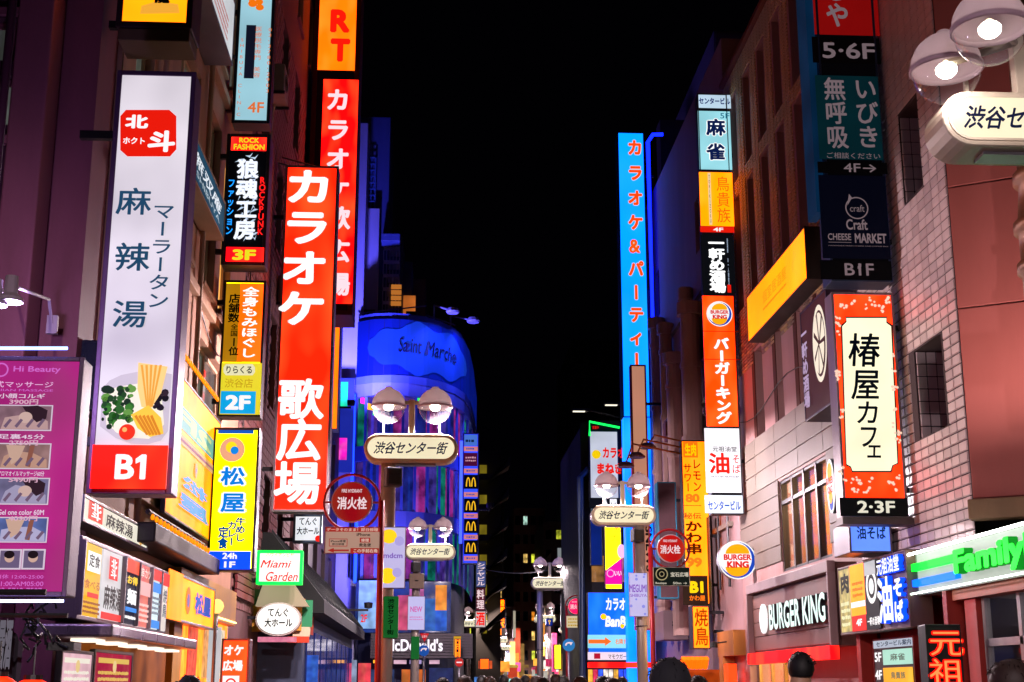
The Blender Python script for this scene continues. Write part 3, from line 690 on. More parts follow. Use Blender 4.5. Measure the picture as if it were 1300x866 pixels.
# noodle sign
s = Sign('projecting_sign', 'tall white noodle shop sign in a purple frame with a red basement panel', 150, 90, 217, 627, Y=12.6, depth=.32, frame=.045, fmat=PURPF, face=glow('#e9e0ea', .86, .3, scale=1.0), arm=XL)
s.poly([(s_[0], s_[1]) for s_ in [(160,140),(215,140),(224,148),(224,190),(216,199),(162,199),(153,191),(153,148)]], IR, 'badge')
s.txt('北', 160, 146, 188, 164, WT, .05); s.txt('斗', 189, 166, 222, 194, WT, .05); s.txt('ホクト', 157, 175, 184, 184, WT, .03)
s.vtxt('麻', 149, 238, 192, 275, SLATE, .014, 1); s.vtxt('辣', 147, 308, 190, 346, SLATE, .014, 1); s.vtxt('湯', 144, 381, 187, 418, SLATE, .014, 1)
s.vtxt('マーラータン', 194, 258, 216, 394, SLATE, .012, .95)
bowl = [(131, 494), (140, 484), (155, 477), (175, 473), (197, 472), (219, 476), (214, 548), (205, 560), (188, 565), (168, 564), (148, 557), (128, 542)]
s.poly(bowl, ink('#cfc4d0', .9), 'bowl_print')
rnd = random.Random(3)
s.poly([(133,500),(150,492),(176,488),(206,500),(209,540),(190,558),(160,556),(136,540)], ink('#f4ecd8', .95))
for k in range(60):
    u = rnd.uniform(131, 168); v = rnd.uniform(496, 544) - (u-131)*.15; r = rnd.uniform(1.8, 5.5); s.k = 14 + k % 7
    s.disc(u, v, r, ink(rnd.choice(['#2c6a24', '#3f8a2c', '#1d4a1c', '#6ea848', '#123018']), .7), 'greens_print', sx=rnd.uniform(.7, 1.4), n=9)
for k in range(26): s.disc(rnd.uniform(188, 212), rnd.uniform(486, 522), rnd.uniform(2, 5), ink(rnd.choice(['#181420', '#2c2030', '#4a3440']), .3), 'greens_print', n=8)
s.poly([(177,462),(214,467),(206,500),(193,520),(181,518),(176,495)], ink('#ffcf80', 1), 'noodle_print')
for k in range(5): s.poly([(180+k*6,465),(183+k*6,465),(189+k*1.6,518),(187+k*1.6,518)], ink('#f0a840', .9), 'noodle_print')
s.poly([(168,528),(190,516),(206,532),(209,552),(192,556),(176,545)], ink('#ffc640', 1), 'noodle_print')
for k in range(5): s.poly([(172+k*5,530),(175+k*5,528),(190+k*4,553),(187+k*4,554)], ink('#e08a20', .9), 'noodle_print')
s.disc(155, 543, 9, ink('#f8ecd8', 1)); s.disc(163, 550, 10, ink('#f03010', .95), 'tomato_print'); s.disc(160, 547, 3, ink('#ffb060', 1))
s.rect(120, 566, 212, 622, glow('#ff1e0c', .95, .1), 'floor_panel'); s.txt('B1', 149, 578, 186, 610, WT, .035); s.poly([(181,579),(181,587),(174,590),(174,584)], WT, 'lettering')
# hi beauty
MAG = glow('#c82a92', .6, .3); DKM = paint('#6a5070', .5, .3)
s = Sign('billboard', 'magenta beauty salon board with treatment photos at the far left', -70, 452, 84, 757, Y=9.6, depth=.25, frame=.03, fmat=DKM, face=MAG, cat='sign board')
PKT = ink('#e070d8', .75)
s.txt('Hi Beauty', 18, 465, 77, 475, PKT, .02); s.disc(2, 470, 9, PKT, ring=.2); s.txt('台湾式マッサージ', -30, 484, 68, 493, ink('#f8c0f0', .8), .01); s.txt('HAWAIIAN MASSAGE', -30, 494, 68, 498, PKT, .01)
rows = [('小顔コルギ', '3900円', 500, 514, 548), ('足裏45分', '2750円', 552, 563, 597), ('アロマオイルマッサージ60分', '5490円', 599, 607, 642), ('Gel one color 60M', '4090円', 648, 657, 690)]
for i, (a, p, v0, v1, v2) in enumerate(rows):
    s.txt(a, 0, v0, 58, v0+7, ink('#f0d8f0', .8), .015); s.rect(-50, v1, 66-i*1.5, v2, ink('#e8d8ec', .7), 'photo_border')
    s.rect(-48, v1+1.5, 64.5-i*1.5, v2-1.5, glow(['#a88090', '#b08888', '#8a84b0', '#6c80c8'][i], .5, .45, False, 9), 'photo')
    rp = random.Random(40+i); sk = ['#d8b0b0', '#d8a894', '#b8b0d4', '#c8c4ec'][i]; H_ = v2-v1-3
    s.poly([(2,v2-2),(4+rp.uniform(0,8),v1+H_*.55),(22,v1+H_*rp.uniform(.3,.5)),(44,v1+H_*rp.uniform(.4,.6)),(62-i,v1+H_*.7),(62-i,v2-2)], ink(sk, .62), 'photo_shape')
    if i in (0, 2): s.poly([(30,v1+3),(50,v1+2),(62-i,v1+8),(60-i,v1+H_*.6),(48,v1+H_*.75),(36,v1+H_*.4)], ink('#3c2434', .5), 'photo_shape'); s.disc(34, v1+H_*.55, 7, ink('#e8c4bc', .65), 'photo_shape', sx=1.2)
    else: s.poly([(10,v1+3),(34,v1+4),(26,v1+H_*.7),(16,v1+H_*.9)], ink('#e8c0ac', .6), 'photo_shape'); s.poly([(40,v1+4),(46,v1+4),(40,v2-3),(34,v2-4)], ink('#a86858', .55), 'photo_shape')
    for q in range(4): s.poly([(6+q*14,v1+H_*.9),(14+q*14,v1+H_*.6),(17+q*14,v1+H_*.66),(9+q*14,v1+H_*.98)], ink('#8c7090', .5), 'photo_shape')
    s.txt(p, 14, v0+8, 50, v0+15, ink('#d8a8c0', .9), .03)
for u in (4, 34): s.rect(u-2, 698, u+25, 724, ink('#e8d8ec', .7)); s.rect(u, 700, u+23, 722, ink('#7a6a90', .6), 'photo'); s.disc(u+11, 709, 6, ink('#e0b8a8', .7)); s.disc(u+11, 705, 5, ink('#2c1c28', .3), sx=1.3)
s.txt('年中無休 12:00-25:00', -20, 730, 58, 736, PKT, .01); s.txt('11:00-AM05:00', 0, 739, 58, 745, PKT, .01); s.txt('03-5712-7507', 0, 747, 56, 754, PKT, .02)
p = [s.hit(-70, 450), s.hit(88, 450), s.hit(-70, 758), s.hit(84, 758)]
MB().tube([(p[0][0], -.06, p[0][1]+.03), (p[1][0], -.06, p[1][1]+.03)], .012, 8).build('light_tube', glow('#6c84ff', 7, 0), s.root)
MB().tube([(p[2][0], -.06, p[2][1]-.03), (p[3][0], -.06, p[3][1]-.03)], .01, 8).build('light_tube', glow('#a8b0ff', 6, 0), s.root)
x = p[1][0]; MB().box(x-2.7, x-2.6, .25, 3.35, .4, .5).box(x-2.7, x-2.6, .25, 3.35, 1.4, 1.5).box(x-2.7, x-2.62, .1, .2, -1.6, 0).build('mount', DKSTEEL, s.root)
# pair of arm spotlights over it
for i, (u, v, ub, vb) in enumerate(((14, 368, 66, 412), (-6, 372, 26, 412))):
    p = atY(u, v, 10.6); q = atY(ub, vb, 12.96)
    t = thing('spotlight', ['white arm spotlight over the magenta board, nearer its right edge', 'white arm spotlight over the magenta board, half cut by the left picture edge'][i], 'spotlight', tuple(q), 0, 'arm spotlights on the maroon wall')
    WM = paint('#b8a4b4', .5)
    MB().tube([tuple(q), (q.x-.02, q.y-.1, q.z+.22), (p.x+.05, p.y, p.z+.02)], .015, 6).build('arm', WM, t, world=True)
    MB().lathe([(.01,.16),(.05,.16),(.055,.02),(.1,-.02),(.1,-.05),(.01,-.06)], p.x, p.y, p.z-.05, 14).build('lamp_head', WM, t, world=True, smooth=False)
    MB().box(q.x-.05, q.x+.05, q.y-.01, q.y+.04, q.z-.09, q.z+.09).build('wall_plate', WM, t, world=True)
    point('spotlight_glow', 70, (.6, .45, 1), p - Vector(t.location) + Vector((0, .25, -.2)), t, .1)
# dark boxes
def darkbox(label, u0, v0, u1, v1, Y, d=.4, c='#08080e'):
    a = atY(u0, v0, Y); q = atY(u1, v1, Y); t = thing('speaker_box', label, 'box', ((a.x+q.x)/2, Y, q.z)); 
    m_ = paint(c, .4); MB().box(a.x, q.x, Y, Y+d, q.z, a.z).build('casing', m_, t, world=True, bev=.02)
    MB().box(a.x+.03, q.x-.03, Y-.015, Y-.001, q.z+.03, a.z-.03).build('front_panel', paint(c, .25), t, world=True)
    MB().box(min(q.x-.1, XL), max(q.x-.1, XL) + .01, Y+.15, Y+.22, q.z+.2, q.z+.27).build('bracket', DKSTEEL, t, world=True); return t
darkbox('black switched-off box left of the red badge on the white noodle sign', 99, 165, 141, 254, 14.3)
darkbox('dark navy switched-off box between the magenta board and the noodle sign', 86, 431, 124, 522, 13.6, c='#081030')
darkbox('small black box on the brown wall left of the lower karaoke letters', 258, 378, 276, 412, 24.0)
# yellow sign at the top
s = Sign('projecting_sign', 'yellow lit sign in a dark frame cut by the top edge of the picture', 155, -70, 243, 36, Y=14.6, depth=.5, frame=.06, fmat=paint('#3a2230', .5), face=glow('#ffc810', 1.0, .2), arm=XL)
s.poly([(180,8),(200,2),(226,6),(228,17),(178,18)], ink('#ffb43c', .9)); s.txt('龍', 196, -8, 216, 5, BLK, .06)
MB().box(-s.w/2+.02, s.w/2-.02, .02, .48, -.14, -.004).build('underside_tray', paint('#6a5040', .6), s.root, bev=.01)
# facade boxes left
s = Sign('facade_sign', 'pale white lit box sign standing out from the tan wall at the top', 262, -120, 294, 84, X=-3.1, depth=.4, frame=.04, face=glow('#dfe4ea', .75, .15), frac=True)
s.disc(.5, .3, .08, IR, 'logo', ring=.3); s.scrawl(.2, .5, .8, .9, ink('#cc8888', .7), 4)
s = Sign('facade_sign', 'blue painted facade sign with white brush lettering under the pale box', 241, 155, 283, 306, X=-3.2, depth=.28, frame=.03, fmat=TAN2, face=glow('#1c5a78', .5, .5, scale=2), frac=True)
s.txt('無双庵', .1, .25, .9, .6, ink('#e8f0f8', .9), .02, shear=.25); s.txt('SHIBUYA', .2, .68, .85, .82, ink('#c8dce8', .7), .01); s.disc(.06, .15, .08, ink('#2050ff', 1))
s = Sign('projecting_sign', 'pale blue fourth floor sign with thin orange print', 303, -14, 342, 157, Y=23.2, depth=.35, frame=.05, fmat=paint('#1c2a44', .4, .3), face=glow('#a8dcec', .85, .2, scale=.9), arm=XL)
s.rect(313, 32, 322, 100, ink('#2a3050', .2), 'dark_strip'); OR = ink('#f07838', .85)
for u, v, r in ((321,5,4.5),(329,3,4),(330,10,4),(320,1,3)): s.disc(u, v, r, IO, 'leaf_print', sx=1.2, n=10)
s.txt('4F', 315, 130, 335, 144, OR, .02); s.vtxt('03-3780-2903', 337, 35, 346, 120, OR, 0, .7); s.vtxt('医療脱毛専門 美容', 324, 34, 331, 100, OR, .0, .9); s.vtxt('SHIBUYA CLINIC', 302, 48, 309, 150, OR, 0, .6)
s = Sign('projecting_sign', 'black clothing sign with white flame lettering and a red third floor strip', 289, 170, 336, 337, Y=22.2, depth=.4, frame=.05, fmat=paint('#18141c', .4), face=glow('#06060c', .4, 0, False), arm=XL)
s.rect(294, 174, 338, 192, glow('#e01020', .9, .1), 'red_strip'); GY = ink('#d8e020', .9); s.txt('ROCK', 304, 175, 329, 182, GY, .04); s.txt('FASHION', 297, 183, 336, 191, GY, .04)
LB = ink('#c8dcf4', .85); rnd = random.Random(5)
for k in range(46):
    v = 200 + k*2.35; u = 314 + rnd.uniform(-10, 10); a = rnd.uniform(-1.2, 1.2); L_ = rnd.uniform(6, 13); du = math.cos(a)*L_; dv = math.sin(a)*L_
    s.poly([(u-du*.5, v-dv*.5+1.2), (u+du*.1, v-2.2), (u+du*.5, v-dv*.4-3), (u+du*.1, v+.8)], LB, 'flame_letter')
s.vtxt('狼魂工房', 302, 203, 325, 306, ink('#f0f4ff', .9), .04, 1.0)
s.vtxt('ファッション', 290, 228, 296, 300, ink('#20a0ff', 1), .03, 1); s.vtxt('ROCKPUNK', 329, 226, 336, 300, ink('#ff2020', 1), .03, 1)
s.rect(288, 315, 335, 334, glow('#e01020', .9, .1), 'red_strip'); s.txt('3F', 296, 318, 325, 332, ink('#e8e020', 1), .05)
s = Sign('projecting_sign', 'orange and yellow massage sign with a blue second floor square', 285, 356, 330, 529, Y=21.6, depth=.34, frame=.035, fmat=paint('#1a1818', .4), face=YEL, arm=XL)
s.rect(285, 360, 307, 460, glow('#c8860a', .75, .15), 'left_strip'); s.rect(306, 360, 331, 460, glow('#f07a08', .9, .15), 'right_strip')
s.vtxt('全身もみほぐし', 308, 364, 326, 455, WT, .03, .95); s.vtxt('店舗数', 291, 373, 304, 410, BLK, .03, 1); s.vtxt('全国', 293, 411, 302, 428, BLK, .02, .95); s.vtxt('1位', 291, 429, 303, 452, BLK, .03, 1)
s.rect(282, 461, 330, 527, glow('#f0e030', .9, .08, False), 'lower_panel')
s.poly([(287,463),(321,463),(324,467),(324,473),(321,477),(287,477),(284,473),(284,467)], ink('#f0ecc0', .9)); s.txt('りらくる', 288, 465, 320, 475, BLK, .02); s.txt('渋谷店', 286, 481, 321, 493, ink('#d8b020', .8), .01)
s.rect(281, 497, 324, 526, glow('#10a8e8', 1, .1, False), 'floor_panel'); s.txt('2F', 287, 502, 318, 521, WT, .05)
s = Sign('projecting_sign', 'yellow beef bowl restaurant sign with blue characters and a blue ground floor strip', 272, 543, 322, 725, Y=20.4, depth=.34, frame=.035, fmat=paint('#20283c', .4), face=glow('#fff000', .95, .12), arm=XL)
s.rect(277, 545, 322, 551, ink('#1060d0', .8)); s.disc(295, 571, 15.5, ink('#f0b088', .9), 'logo'); s.disc(294, 568, 7, ink('#ffe020', 1), 'logo'); s.disc(298, 572, 5, IB, 'logo')
for q, (v0, v1) in (('松', (593, 617)), ('屋', (625, 651))):
    s.vtxt(q, 280, v0, 312, v1, WT, .1, 1); s.vtxt(q, 281, v0, 311, v1, ink('#0a84e0', .9), .03, 1)
DB = ink('#0860c0', .6); s.vtxt('牛めし', 300, 657, 311, 688, DB, .05, 1.05); s.vtxt('カレー', 289, 662, 300, 693, DB, .05, 1.05); s.vtxt('定食', 278, 669, 289, 697, DB, .05, 1.05)
s.rect(266, 700, 318, 723, glow('#0a5ad8', .9, .1), 'floor_panel'); s.txt('24h', 283, 702, 301, 710, WT, .04); s.txt('1F', 285, 713, 299, 721, WT, .04)
# terrace glass: the restaurant sign's reflection painted as a glowing mirrored print
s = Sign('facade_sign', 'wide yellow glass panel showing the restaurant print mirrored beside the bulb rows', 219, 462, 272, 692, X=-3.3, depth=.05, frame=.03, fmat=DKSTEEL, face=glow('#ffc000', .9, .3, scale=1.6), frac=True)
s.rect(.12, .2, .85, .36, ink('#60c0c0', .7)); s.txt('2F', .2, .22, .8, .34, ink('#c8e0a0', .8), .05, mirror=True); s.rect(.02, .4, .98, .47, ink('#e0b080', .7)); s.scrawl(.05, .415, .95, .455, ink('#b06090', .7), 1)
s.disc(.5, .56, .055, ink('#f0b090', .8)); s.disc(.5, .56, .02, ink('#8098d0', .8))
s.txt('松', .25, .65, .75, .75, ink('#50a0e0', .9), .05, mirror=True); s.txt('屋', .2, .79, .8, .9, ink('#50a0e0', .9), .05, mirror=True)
BULB = glow('#ff8808', 1.5, 0)
def bulb_row(label, u0, v0, u1, v1, X, n):
    a = atX(u0, v0, X); q = atX(u1, v1, X); t = thing('bulb_row', label, 'lights', tuple(a), 0, 'rows of orange bulbs')
    q = Vector((X, q.y, a.z)) if abs(q.z-a.z) < .6 else q
    m = MB().tube([(X-.06, a.y, a.z+.05), (X-.06, q.y, q.z+.05)], .03, 6); m.build('rail', paint('#3c3430', .6), t, world=True)
    me = MB().lathe([(.0,-.05),(.018,-.042),(.024,-.018),(.018,.005),(.01,.02)], 0, 0, 0, 8).mesh('bulb', BULB, True)
    for i in range(n):
        f = i/(n-1); o = bpy.data.objects.new('bulb', me); C.objects.link(o); o.parent = t; o.location = (0, (q.y-a.y)*f, (q.z-a.z)*f)
bulb_row('row of orange bulbs along the top edge of the yellow terrace panel', 233, 448, 276, 512, -3.2, 22)
bulb_row('row of orange bulbs on the ledge below the yellow terrace panel', 194, 655, 264, 706, -3.2, 18)
t = thing('canopy', 'dark metal canopy under the lower row of orange bulbs', 'canopy', (-3.4, 17, 4)); a = atX(194, 655, -3.2); q = atX(264, 706, -3.2)
MB().box(-3.5, -3.1, a.y-.3, q.y+.5, a.z-.32, a.z-.1).build('canopy_edge', paint('#3a3034', .6), t, world=True, bev=.02)
s = Sign('facade_sign', 'cream lit facade sign with a red badge and noodle bowl above the shop window box', 106, 627, 186, 700, X=-3.3, depth=.2, frame=.03, face=glow('#f0ead8', .95, .12), frac=True)
s.rect(.07, .08, .26, .8, ink('#f03818', .9), 'badge'); s.vtxt('北斗', .1, .12, .23, .75, WT, .05, 1); s.txt('麻辣湯', .3, .25, .72, .8, BLK, .02); s.disc(.86, .5, .4, ink('#e0a850', .9), 'bowl_print', sx=1); s.disc(.83, .45, .18, ink('#4a8a3c', .8)); s.disc(.9, .6, .2, ink('#ffc850', 1))
# six panel light box
s = Sign('light_box', 'long light box of six coloured poster panels above the noodle shop entrance', 103, 680, 208, 806, X=-3.1, depth=.35, frame=.035, fmat=paint('#8c7c86', .4, .5), face=glow('#e8e4e8', .8, .1), frac=True)
cols = [('#ffc414', 0, .19), ('#f0ecf0', .19, .4), ('#20243c', .42, .575), ('#f06a70', .585, .73), ('#dceef4', .75, .87), ('#f0e4dc', .88, .985)]
for i, (c, a, q) in enumerate(cols): s.rect(a+.012, .05, q, .95, glow(c, .85, .2, False), 'poster')
s.rect(.05, .15, .17, .4, WT); s.txt('定食', .06, .18, .16, .34, BLK, .02); s.txt('食べる', .03, .5, .17, .62, ink('#d06a10', .8), .02); s.rect(.06, .66, .16, .72, IR); s.scrawl(.03, .76, .18, .93, ink('#b05a10', .8), 3)
s.rect(.25, .12, .34, .42, IR, 'badge'); s.vtxt('北斗', .265, .14, .325, .4, WT, .04, 1); s.txt('麻辣湯', .21, .5, .39, .82, BLK, .03); s.rect(.195, .86, .4, .95, IR)
s.rect(.43, .05, .575, .24, glow('#f04020', .9, .1, False)); s.txt('お得', .445, .28, .565, .4, IY, .04); s.txt('麺', .45, .46, .56, .68, WT, .04); s.rect(.44, .72, .57, .78, IB); s.scrawl(.44, .82, .57, .9, WT, 1)
s.rect(.59, .3, .73, .5, ink('#f8b8b8', .9)); s.scrawl(.6, .6, .72, .9, ink('#f8d0c8', .9), 4); s.txt('串カツ', .6, .1, .72, .25, ink('#ffe0d8', .9), .02)
s.rect(.752, .05, .87, .22, IR); s.rect(.752, .25, .87, .4, IB); s.rect(.752, .82, .87, .94, IB); s.scrawl(.76, .45, .86, .75, ink('#8898a8', .7), 4)
s.rect(.882, .05, .985, .25, IR); s.vtxt('焼鳥', .9, .3, .96, .75, ink('#6a7080', .7), .02, 1)
for f in (0, .41, .58, .74, .875): MB().box((f-.5)*s.w, (f-.5)*s.w+.03, -.05, 0, .03, s.h-.03).build('divider', paint('#8c7c86', .4, .5), s.root)
t = thing('canopy', 'bright steel canopy under the light box of poster panels', 'canopy', (-3.2, 15, 2)); 
zb_ = s.pl.o.z; ya = s.pl.o.y - s.w/2
MB().box(-3.5, -2.75, ya-.1, ya+s.w+.2, zb_-.16, zb_-.05).build('slab', paint('#9a8894', .3, .6), t, world=True, bev=.02)
for k in range(5): MB().box(-3.2, -3.0, ya+.3+k*.95, ya+.75+k*.95, zb_-.185, zb_-.161).build('downlight', glow('#ffe8d0', 1.6, 0), t, world=True)
s = Sign('facade_sign', 'yellow lit facade sign with orange disc and blue characters over the beef bowl shop', 213, 722, 270, 800, X=-3.25, depth=.25, frame=.03, face=glow('#ffc400', 1.0, .12), frac=True)
s.rect(.02, .45, .2, .5, ink('#3060c0', .8)); s.disc(.4, .5, .3, IO, 'logo', sx=1); s.disc(.4, .5, .15, ink('#8070b0', .8), 'logo'); s.txt('松屋', .53, .25, .9, .75, ink('#1c50c0', .9), .06)
MB().box(-s.w/2, -s.w/2+s.w*.25, -.03, 0, 0, s.h).build('divider', glow('#ffb800', .9, .1), s.root)
t = thing('storefront', 'warm yellow beef bowl shop front under the yellow facade sign', 'shop front', (-3.4, 20, 0))
MB().box(-3.48, -3.3, 18.4, 23.6, 2.55, 3.1).build('lintel', paint('#c08a3c', .5), t, world=True)
MB().box(-3.48, -3.35, 18.4, 19.0, 0, 2.54).build('pillar', paint('#c89030', .5), t, world=True)
MB().box(-3.42, -3.4, 19.1, 23.4, .1, 2.54).build('glass_front', glow('#ffb030', 1.1, .5, True, 3), t, world=True)
for y, c in ((19.6, '#f05040'), (20.9, '#e8a060'), (22.2, '#f0e0c0')): MB().box(-3.38, -3.36, y, y+.7, 1.7, 2.45).build('poster', glow(c, .9, .4, False, 8), t, world=True)
MB().tube([(-3.28, 18.5, 2.6), (-3.28, 23.5, 2.6)], .015, 8).build('light_tube', glow('#ffd080', 4, 0), t, world=True)
t = thing('storefront', 'noodle shop front with pink and crimson menu posters under the light box', 'shop front', (-3.4, 15, 0))
for u0, u1, c, c2, lb in ((78, 112, '#f0c0cc', '#f8f0e0', 'pale pink lit menu poster under the left end of the light box'), (120, 163, '#b01040', '#e8c060', 'crimson lit menu poster with gold prices under the light box')):
    g = Sign('menu_poster', lb, u0, 824, u1, 905, X=-3.3, depth=.05, frame=.03, face=glow(c, .85, .2, True, 4), frac=True, cat='poster')
    g.rect(.1, .12, .9, .2, ink(c2, .9)); g.scrawl(.1, .3, .9, .9, ink(c2, .9), 6); g.disc(.5, .25, .1, ink('#f0d090', .9), sx=1.3)
MB().box(-3.49, -3.38, 14.2, 18.2, 2.15, 2.5).build('lintel', TAN2, t, world=True); MB().box(-3.49, -3.4, 14.2, 18.2, .1, 2.14).build('glass_front', glow('#c86a28', .35, .6, True, 2), t, world=True)
# big karaoke sign
KF = paint('#9a8a90', .35, .6)
s = Sign('projecting_sign', 'tall red lit karaoke sign with large white characters in the foreground', 363, 210, 416, 650, Y=27.5, depth=.45, frame=.05, fmat=KF, face=glow('#ff2a0a', 1.0, .18, scale=.7), arm=XL)
for i, q in enumerate('カラオケ'): 
    v0 = 214 + i*51.5; v1 = v0 + 46; s.vtxt(q, 364-i*3.5, v0, 421-i*3, v1, WT, .042, 1.04, name='character')
for q, v0, v1, u0, u1 in (('歌', 481, 532, 355, 409), ('広', 532, 585, 353, 407), ('場', 586, 640, 350, 405)): s.vtxt(q, u0, v0, u1, v1, WT, .03, 1.05, name='character')
for v in (287, 348, 500): s.rect(357, v, 420, v+1, ink('#c01808', .6), 'seam')
m = MB().tube([(-.2, .2, s.h), (-2.1, 1.5, s.h+.9)], .02, 5).tube([(.3, .2, s.h), (-2.0, 2.4, s.h+1.4)], .02, 5); m.build('stay_wire', STEEL, s.root)
# karaoke tower
TF = paint('#5a0c10', .5, scale=2)
s = Sign('projecting_sign', 'tall dark red tower sign with orange letter panel above a red karaoke panel', 404, -90, 447, 400, Y=37.5, depth=1.3, frame=.12, fmat=TF, face=glow('#180408', .2, 0, False), arm=XL)
s.rect(408, -90, 453, 90, glow('#ff8a08', 1.0, .12), 'orange_panel')
for q, v0, v1 in (('A', -46, -8), ('R', 12, 42), ('T', 49, 79)): s.txt(q, 420, v0, 444, v1, ink('#ff1a0a', 1), .06)
s.rect(411, 101, 447, 386, glow('#ff0c10', .95, .15), 'red_panel')
for q, v in zip('カラオケ歌広場', (112, 150, 187, 225, 262, 304, 346)): s.vtxt(q, 414, v, 444, v+30, ink('#f0d8e0', .95), .04, 1, name='character')
# strip signs right of it
s = Sign('projecting_sign', 'thin amber strip sign hanging beside the red karaoke sign', 425, 402, 428, 545, Y=38, depth=.6, frame=.02, face=glow('#ffa010', .8, .1), arm=XL)
s = Sign('facade_sign', 'narrow green and pink lit strip on the wall behind the karaoke sign', 429, 480, 447, 600, Y=49.4, depth=.1, frame=.0, face=glow('#2838c0', .5, .2))
s.rect(432, 485, 441, 516, glow('#10e080', .9, .5, False, 3)); s.rect(428, 556, 440, 584, glow('#ff20c0', .95, .4, False, 3))
# small signs
s = Sign('projecting_sign', 'small white beer hall sign hanging just under the red karaoke sign', 373, 653, 408, 689, Y=31.5, depth=.3, frame=.05, fmat=paint('#3a5a78', .4), face=glow('#f0f4fa', .95, .1), arm=XL)
s.txt('てんぐ', 380, 657, 402, 667, BLK, .02); s.txt('大ホール', 377, 669, 405, 679, BLK, .03); s.disc(404, 684, 4, IR)
s = Sign('projecting_sign', 'white sign in a green neon frame with red script lettering', 327, 699, 383, 742, Y=26.2, depth=.22, frame=.05, fmat=glow('#10d868', .75, .1), face=glow('#f4fbf6', 1.0, .08), arm=XL)
s.txt('ハワイアンビヤ', 338, 702, 373, 707, ink('#d8b020', .9), .01); s.txt('Miami', 331, 711, 370, 721, IR, .01, shear=.3); s.txt('Garden', 338, 726, 378, 738, IR, .01, shear=.3)
t = thing('oval_sign', 'white oval beer hall sign with brush lettering above the flag awning', 'sign', tuple(atY(353, 806, 26.5)), 0)
p = atY(353, 786, 26.5); m = MB(); m.prism([(p.x+.42*math.cos(a*math.pi/16), p.z+.31*math.sin(a*math.pi/16)) for a in range(32)], 26.5, 26.75); m.build('casing', paint('#b0a8a0', .5), t, world=True)
MB().prism([(p.x+.39*math.cos(a*math.pi/16), p.z+.28*math.sin(a*math.pi/16)) for a in range(32)], 26.48, 26.499).build('face_panel', glow('#f8f6f0', 1.05, .06), t, world=True)
def free_txt(st, u0, v0, u1, v1, Y, mat, parent, bold=.02, name='lettering', vertical=False):
    vs, fs = glyphs(st, bold); xs = [v[0] for v in vs]; ys = [v[1] for v in vs]; a = atY(u0, v0, Y); q = atY(u1, v1, Y); m = MB()
    m.v = [(a.x+(x-min(xs))/(max(xs)-min(xs))*(q.x-a.x), Y, q.z+(y-min(ys))/(max(ys)-min(ys))*(a.z-q.z)) for x, y, z in vs]; m.f = list(fs)
    return m.build(name, mat, parent, world=True)
free_txt('てんぐ', 340, 772, 366, 783, 26.47, BLK, t); free_txt('大ホール', 336, 785, 371, 796, 26.47, BLK, t, .03)
MB().box(p.x-.35, p.x+.35, 26.4, 26.6, p.z-.42, p.z-.33).build('pink_tag', glow('#e080a0', .6, .3, False, 9), t, world=True)
MB().box(XL, p.x-.3, 26.6, 26.66, p.z, p.z+.06).build('bracket', DKSTEEL, t, world=True)
# striped pitched canopy, flag awning, dark roofed kiosk
b = thing('shop_building', 'low dark roofed building with green white orange awning under the karaoke sign', 'building', (-3, 32, 0))
y0, y1 = 27.6, 45; 
pr = [(-5, 3.0), (-2.2, 3.0), (-2.2, 3.25), (-3.3, 4.6), (-5, 4.6)]
m = MB(); m.prism(pr, y0+.6, y1); m.build('roof', paint('#0d0f13', .7, scale=3), b, world=True)
[MB().prism([(-2.2, 3.26), (-3.3, 4.61), (-3.3, 4.67), (-2.18, 3.31)], y0+.6+k*.9, y0+.65+k*.9).build('roof_seam', paint('#1c2026', .6), b, world=True) for k in range(18)]
MB().box(-4.5, -2.6, y0+.7, y1, 0, 2.99).build('wall', paint('#3c4660', .6), b, world=True)
m = MB()
for k in range(9): m.box(-2.59, -2.56, y0+1.2+k*1.8, y0+2.6+k*1.8, 1.0, 2.7)
m.build('shutter', glassy('#10142a', '#3040a0', .3), b, world=True)
for i, (c, y) in enumerate((('#e8a040', 27.2), ('#2a8a58', 27.9), ('#e8e0c8', 28.6), ('#e05020', 29.3))): 
    MB().box(-3.4, -2.55, y, y+.69, 2.62, 3.25).build('awning_strip', paint(c, .7), b, world=True)
FL = [('#d89838', 302, 335, 768, 802), ('#2c8a5c', 374, 396, 762, 796), ('#e0c8a8', 372, 393, 796, 808), ('#d84020', 365, 392, 808, 816), ('#4a6a50', 308, 330, 748, 768)]
for c, u0, u1, v0, v1 in FL:
    a = atY(u0, v0, 27.3); q = atY(u1, v1, 27.3); MB().box(a.x, q.x, 27.3, 27.36, q.z, a.z).build('flag_panel', paint(c, .7), b, world=True)
a = atY(326, 745, 27); q = atY(392, 770, 27)
m = MB().prism([(a.x, q.z), (a.x+.15, q.z+.5), (q.x-.35, q.z+.5), (q.x, q.z)], 26.9, 27.2); m.build('pediment', glow('#d8c0a0', .45, .3), b, world=True)
for k in range(7):
    a = atY(331+k*8, 672+k*7, 28.4); q = atY(335+k*8, 700+k*4, 28.4)
    MB().prism([(a.x, q.z), (a.x-.02, a.z), (q.x-.02, a.z-.1), (q.x+.02, q.z)], 28.4, 28.44).build('striped_awning', glow('#e02018' if k % 2 == 0 else '#f0e8e4', .7, .2, False), b, world=True)
for i, (u, c) in enumerate(((318, '#ff8a20'), (345, '#ffb040'), (362, '#40a040'), (378, '#e06030'), (398, '#3060d0'))):
    a = atY(u-7, 832, 29); q = atY(u+5, 880, 29); MB().box(a.x, q.x, 28.9, 29, q.z, a.z).build('lit_poster', glow(c, .7, .6, False, 5), b, world=True)
s = Sign('standing_sign', 'orange karaoke sign with white characters at the left street corner', 282, 811, 313, 905, Y=21.2, depth=.35, frame=.03, fmat=paint('#a05030', .4), face=glow('#ff5a1e', .95, .12))
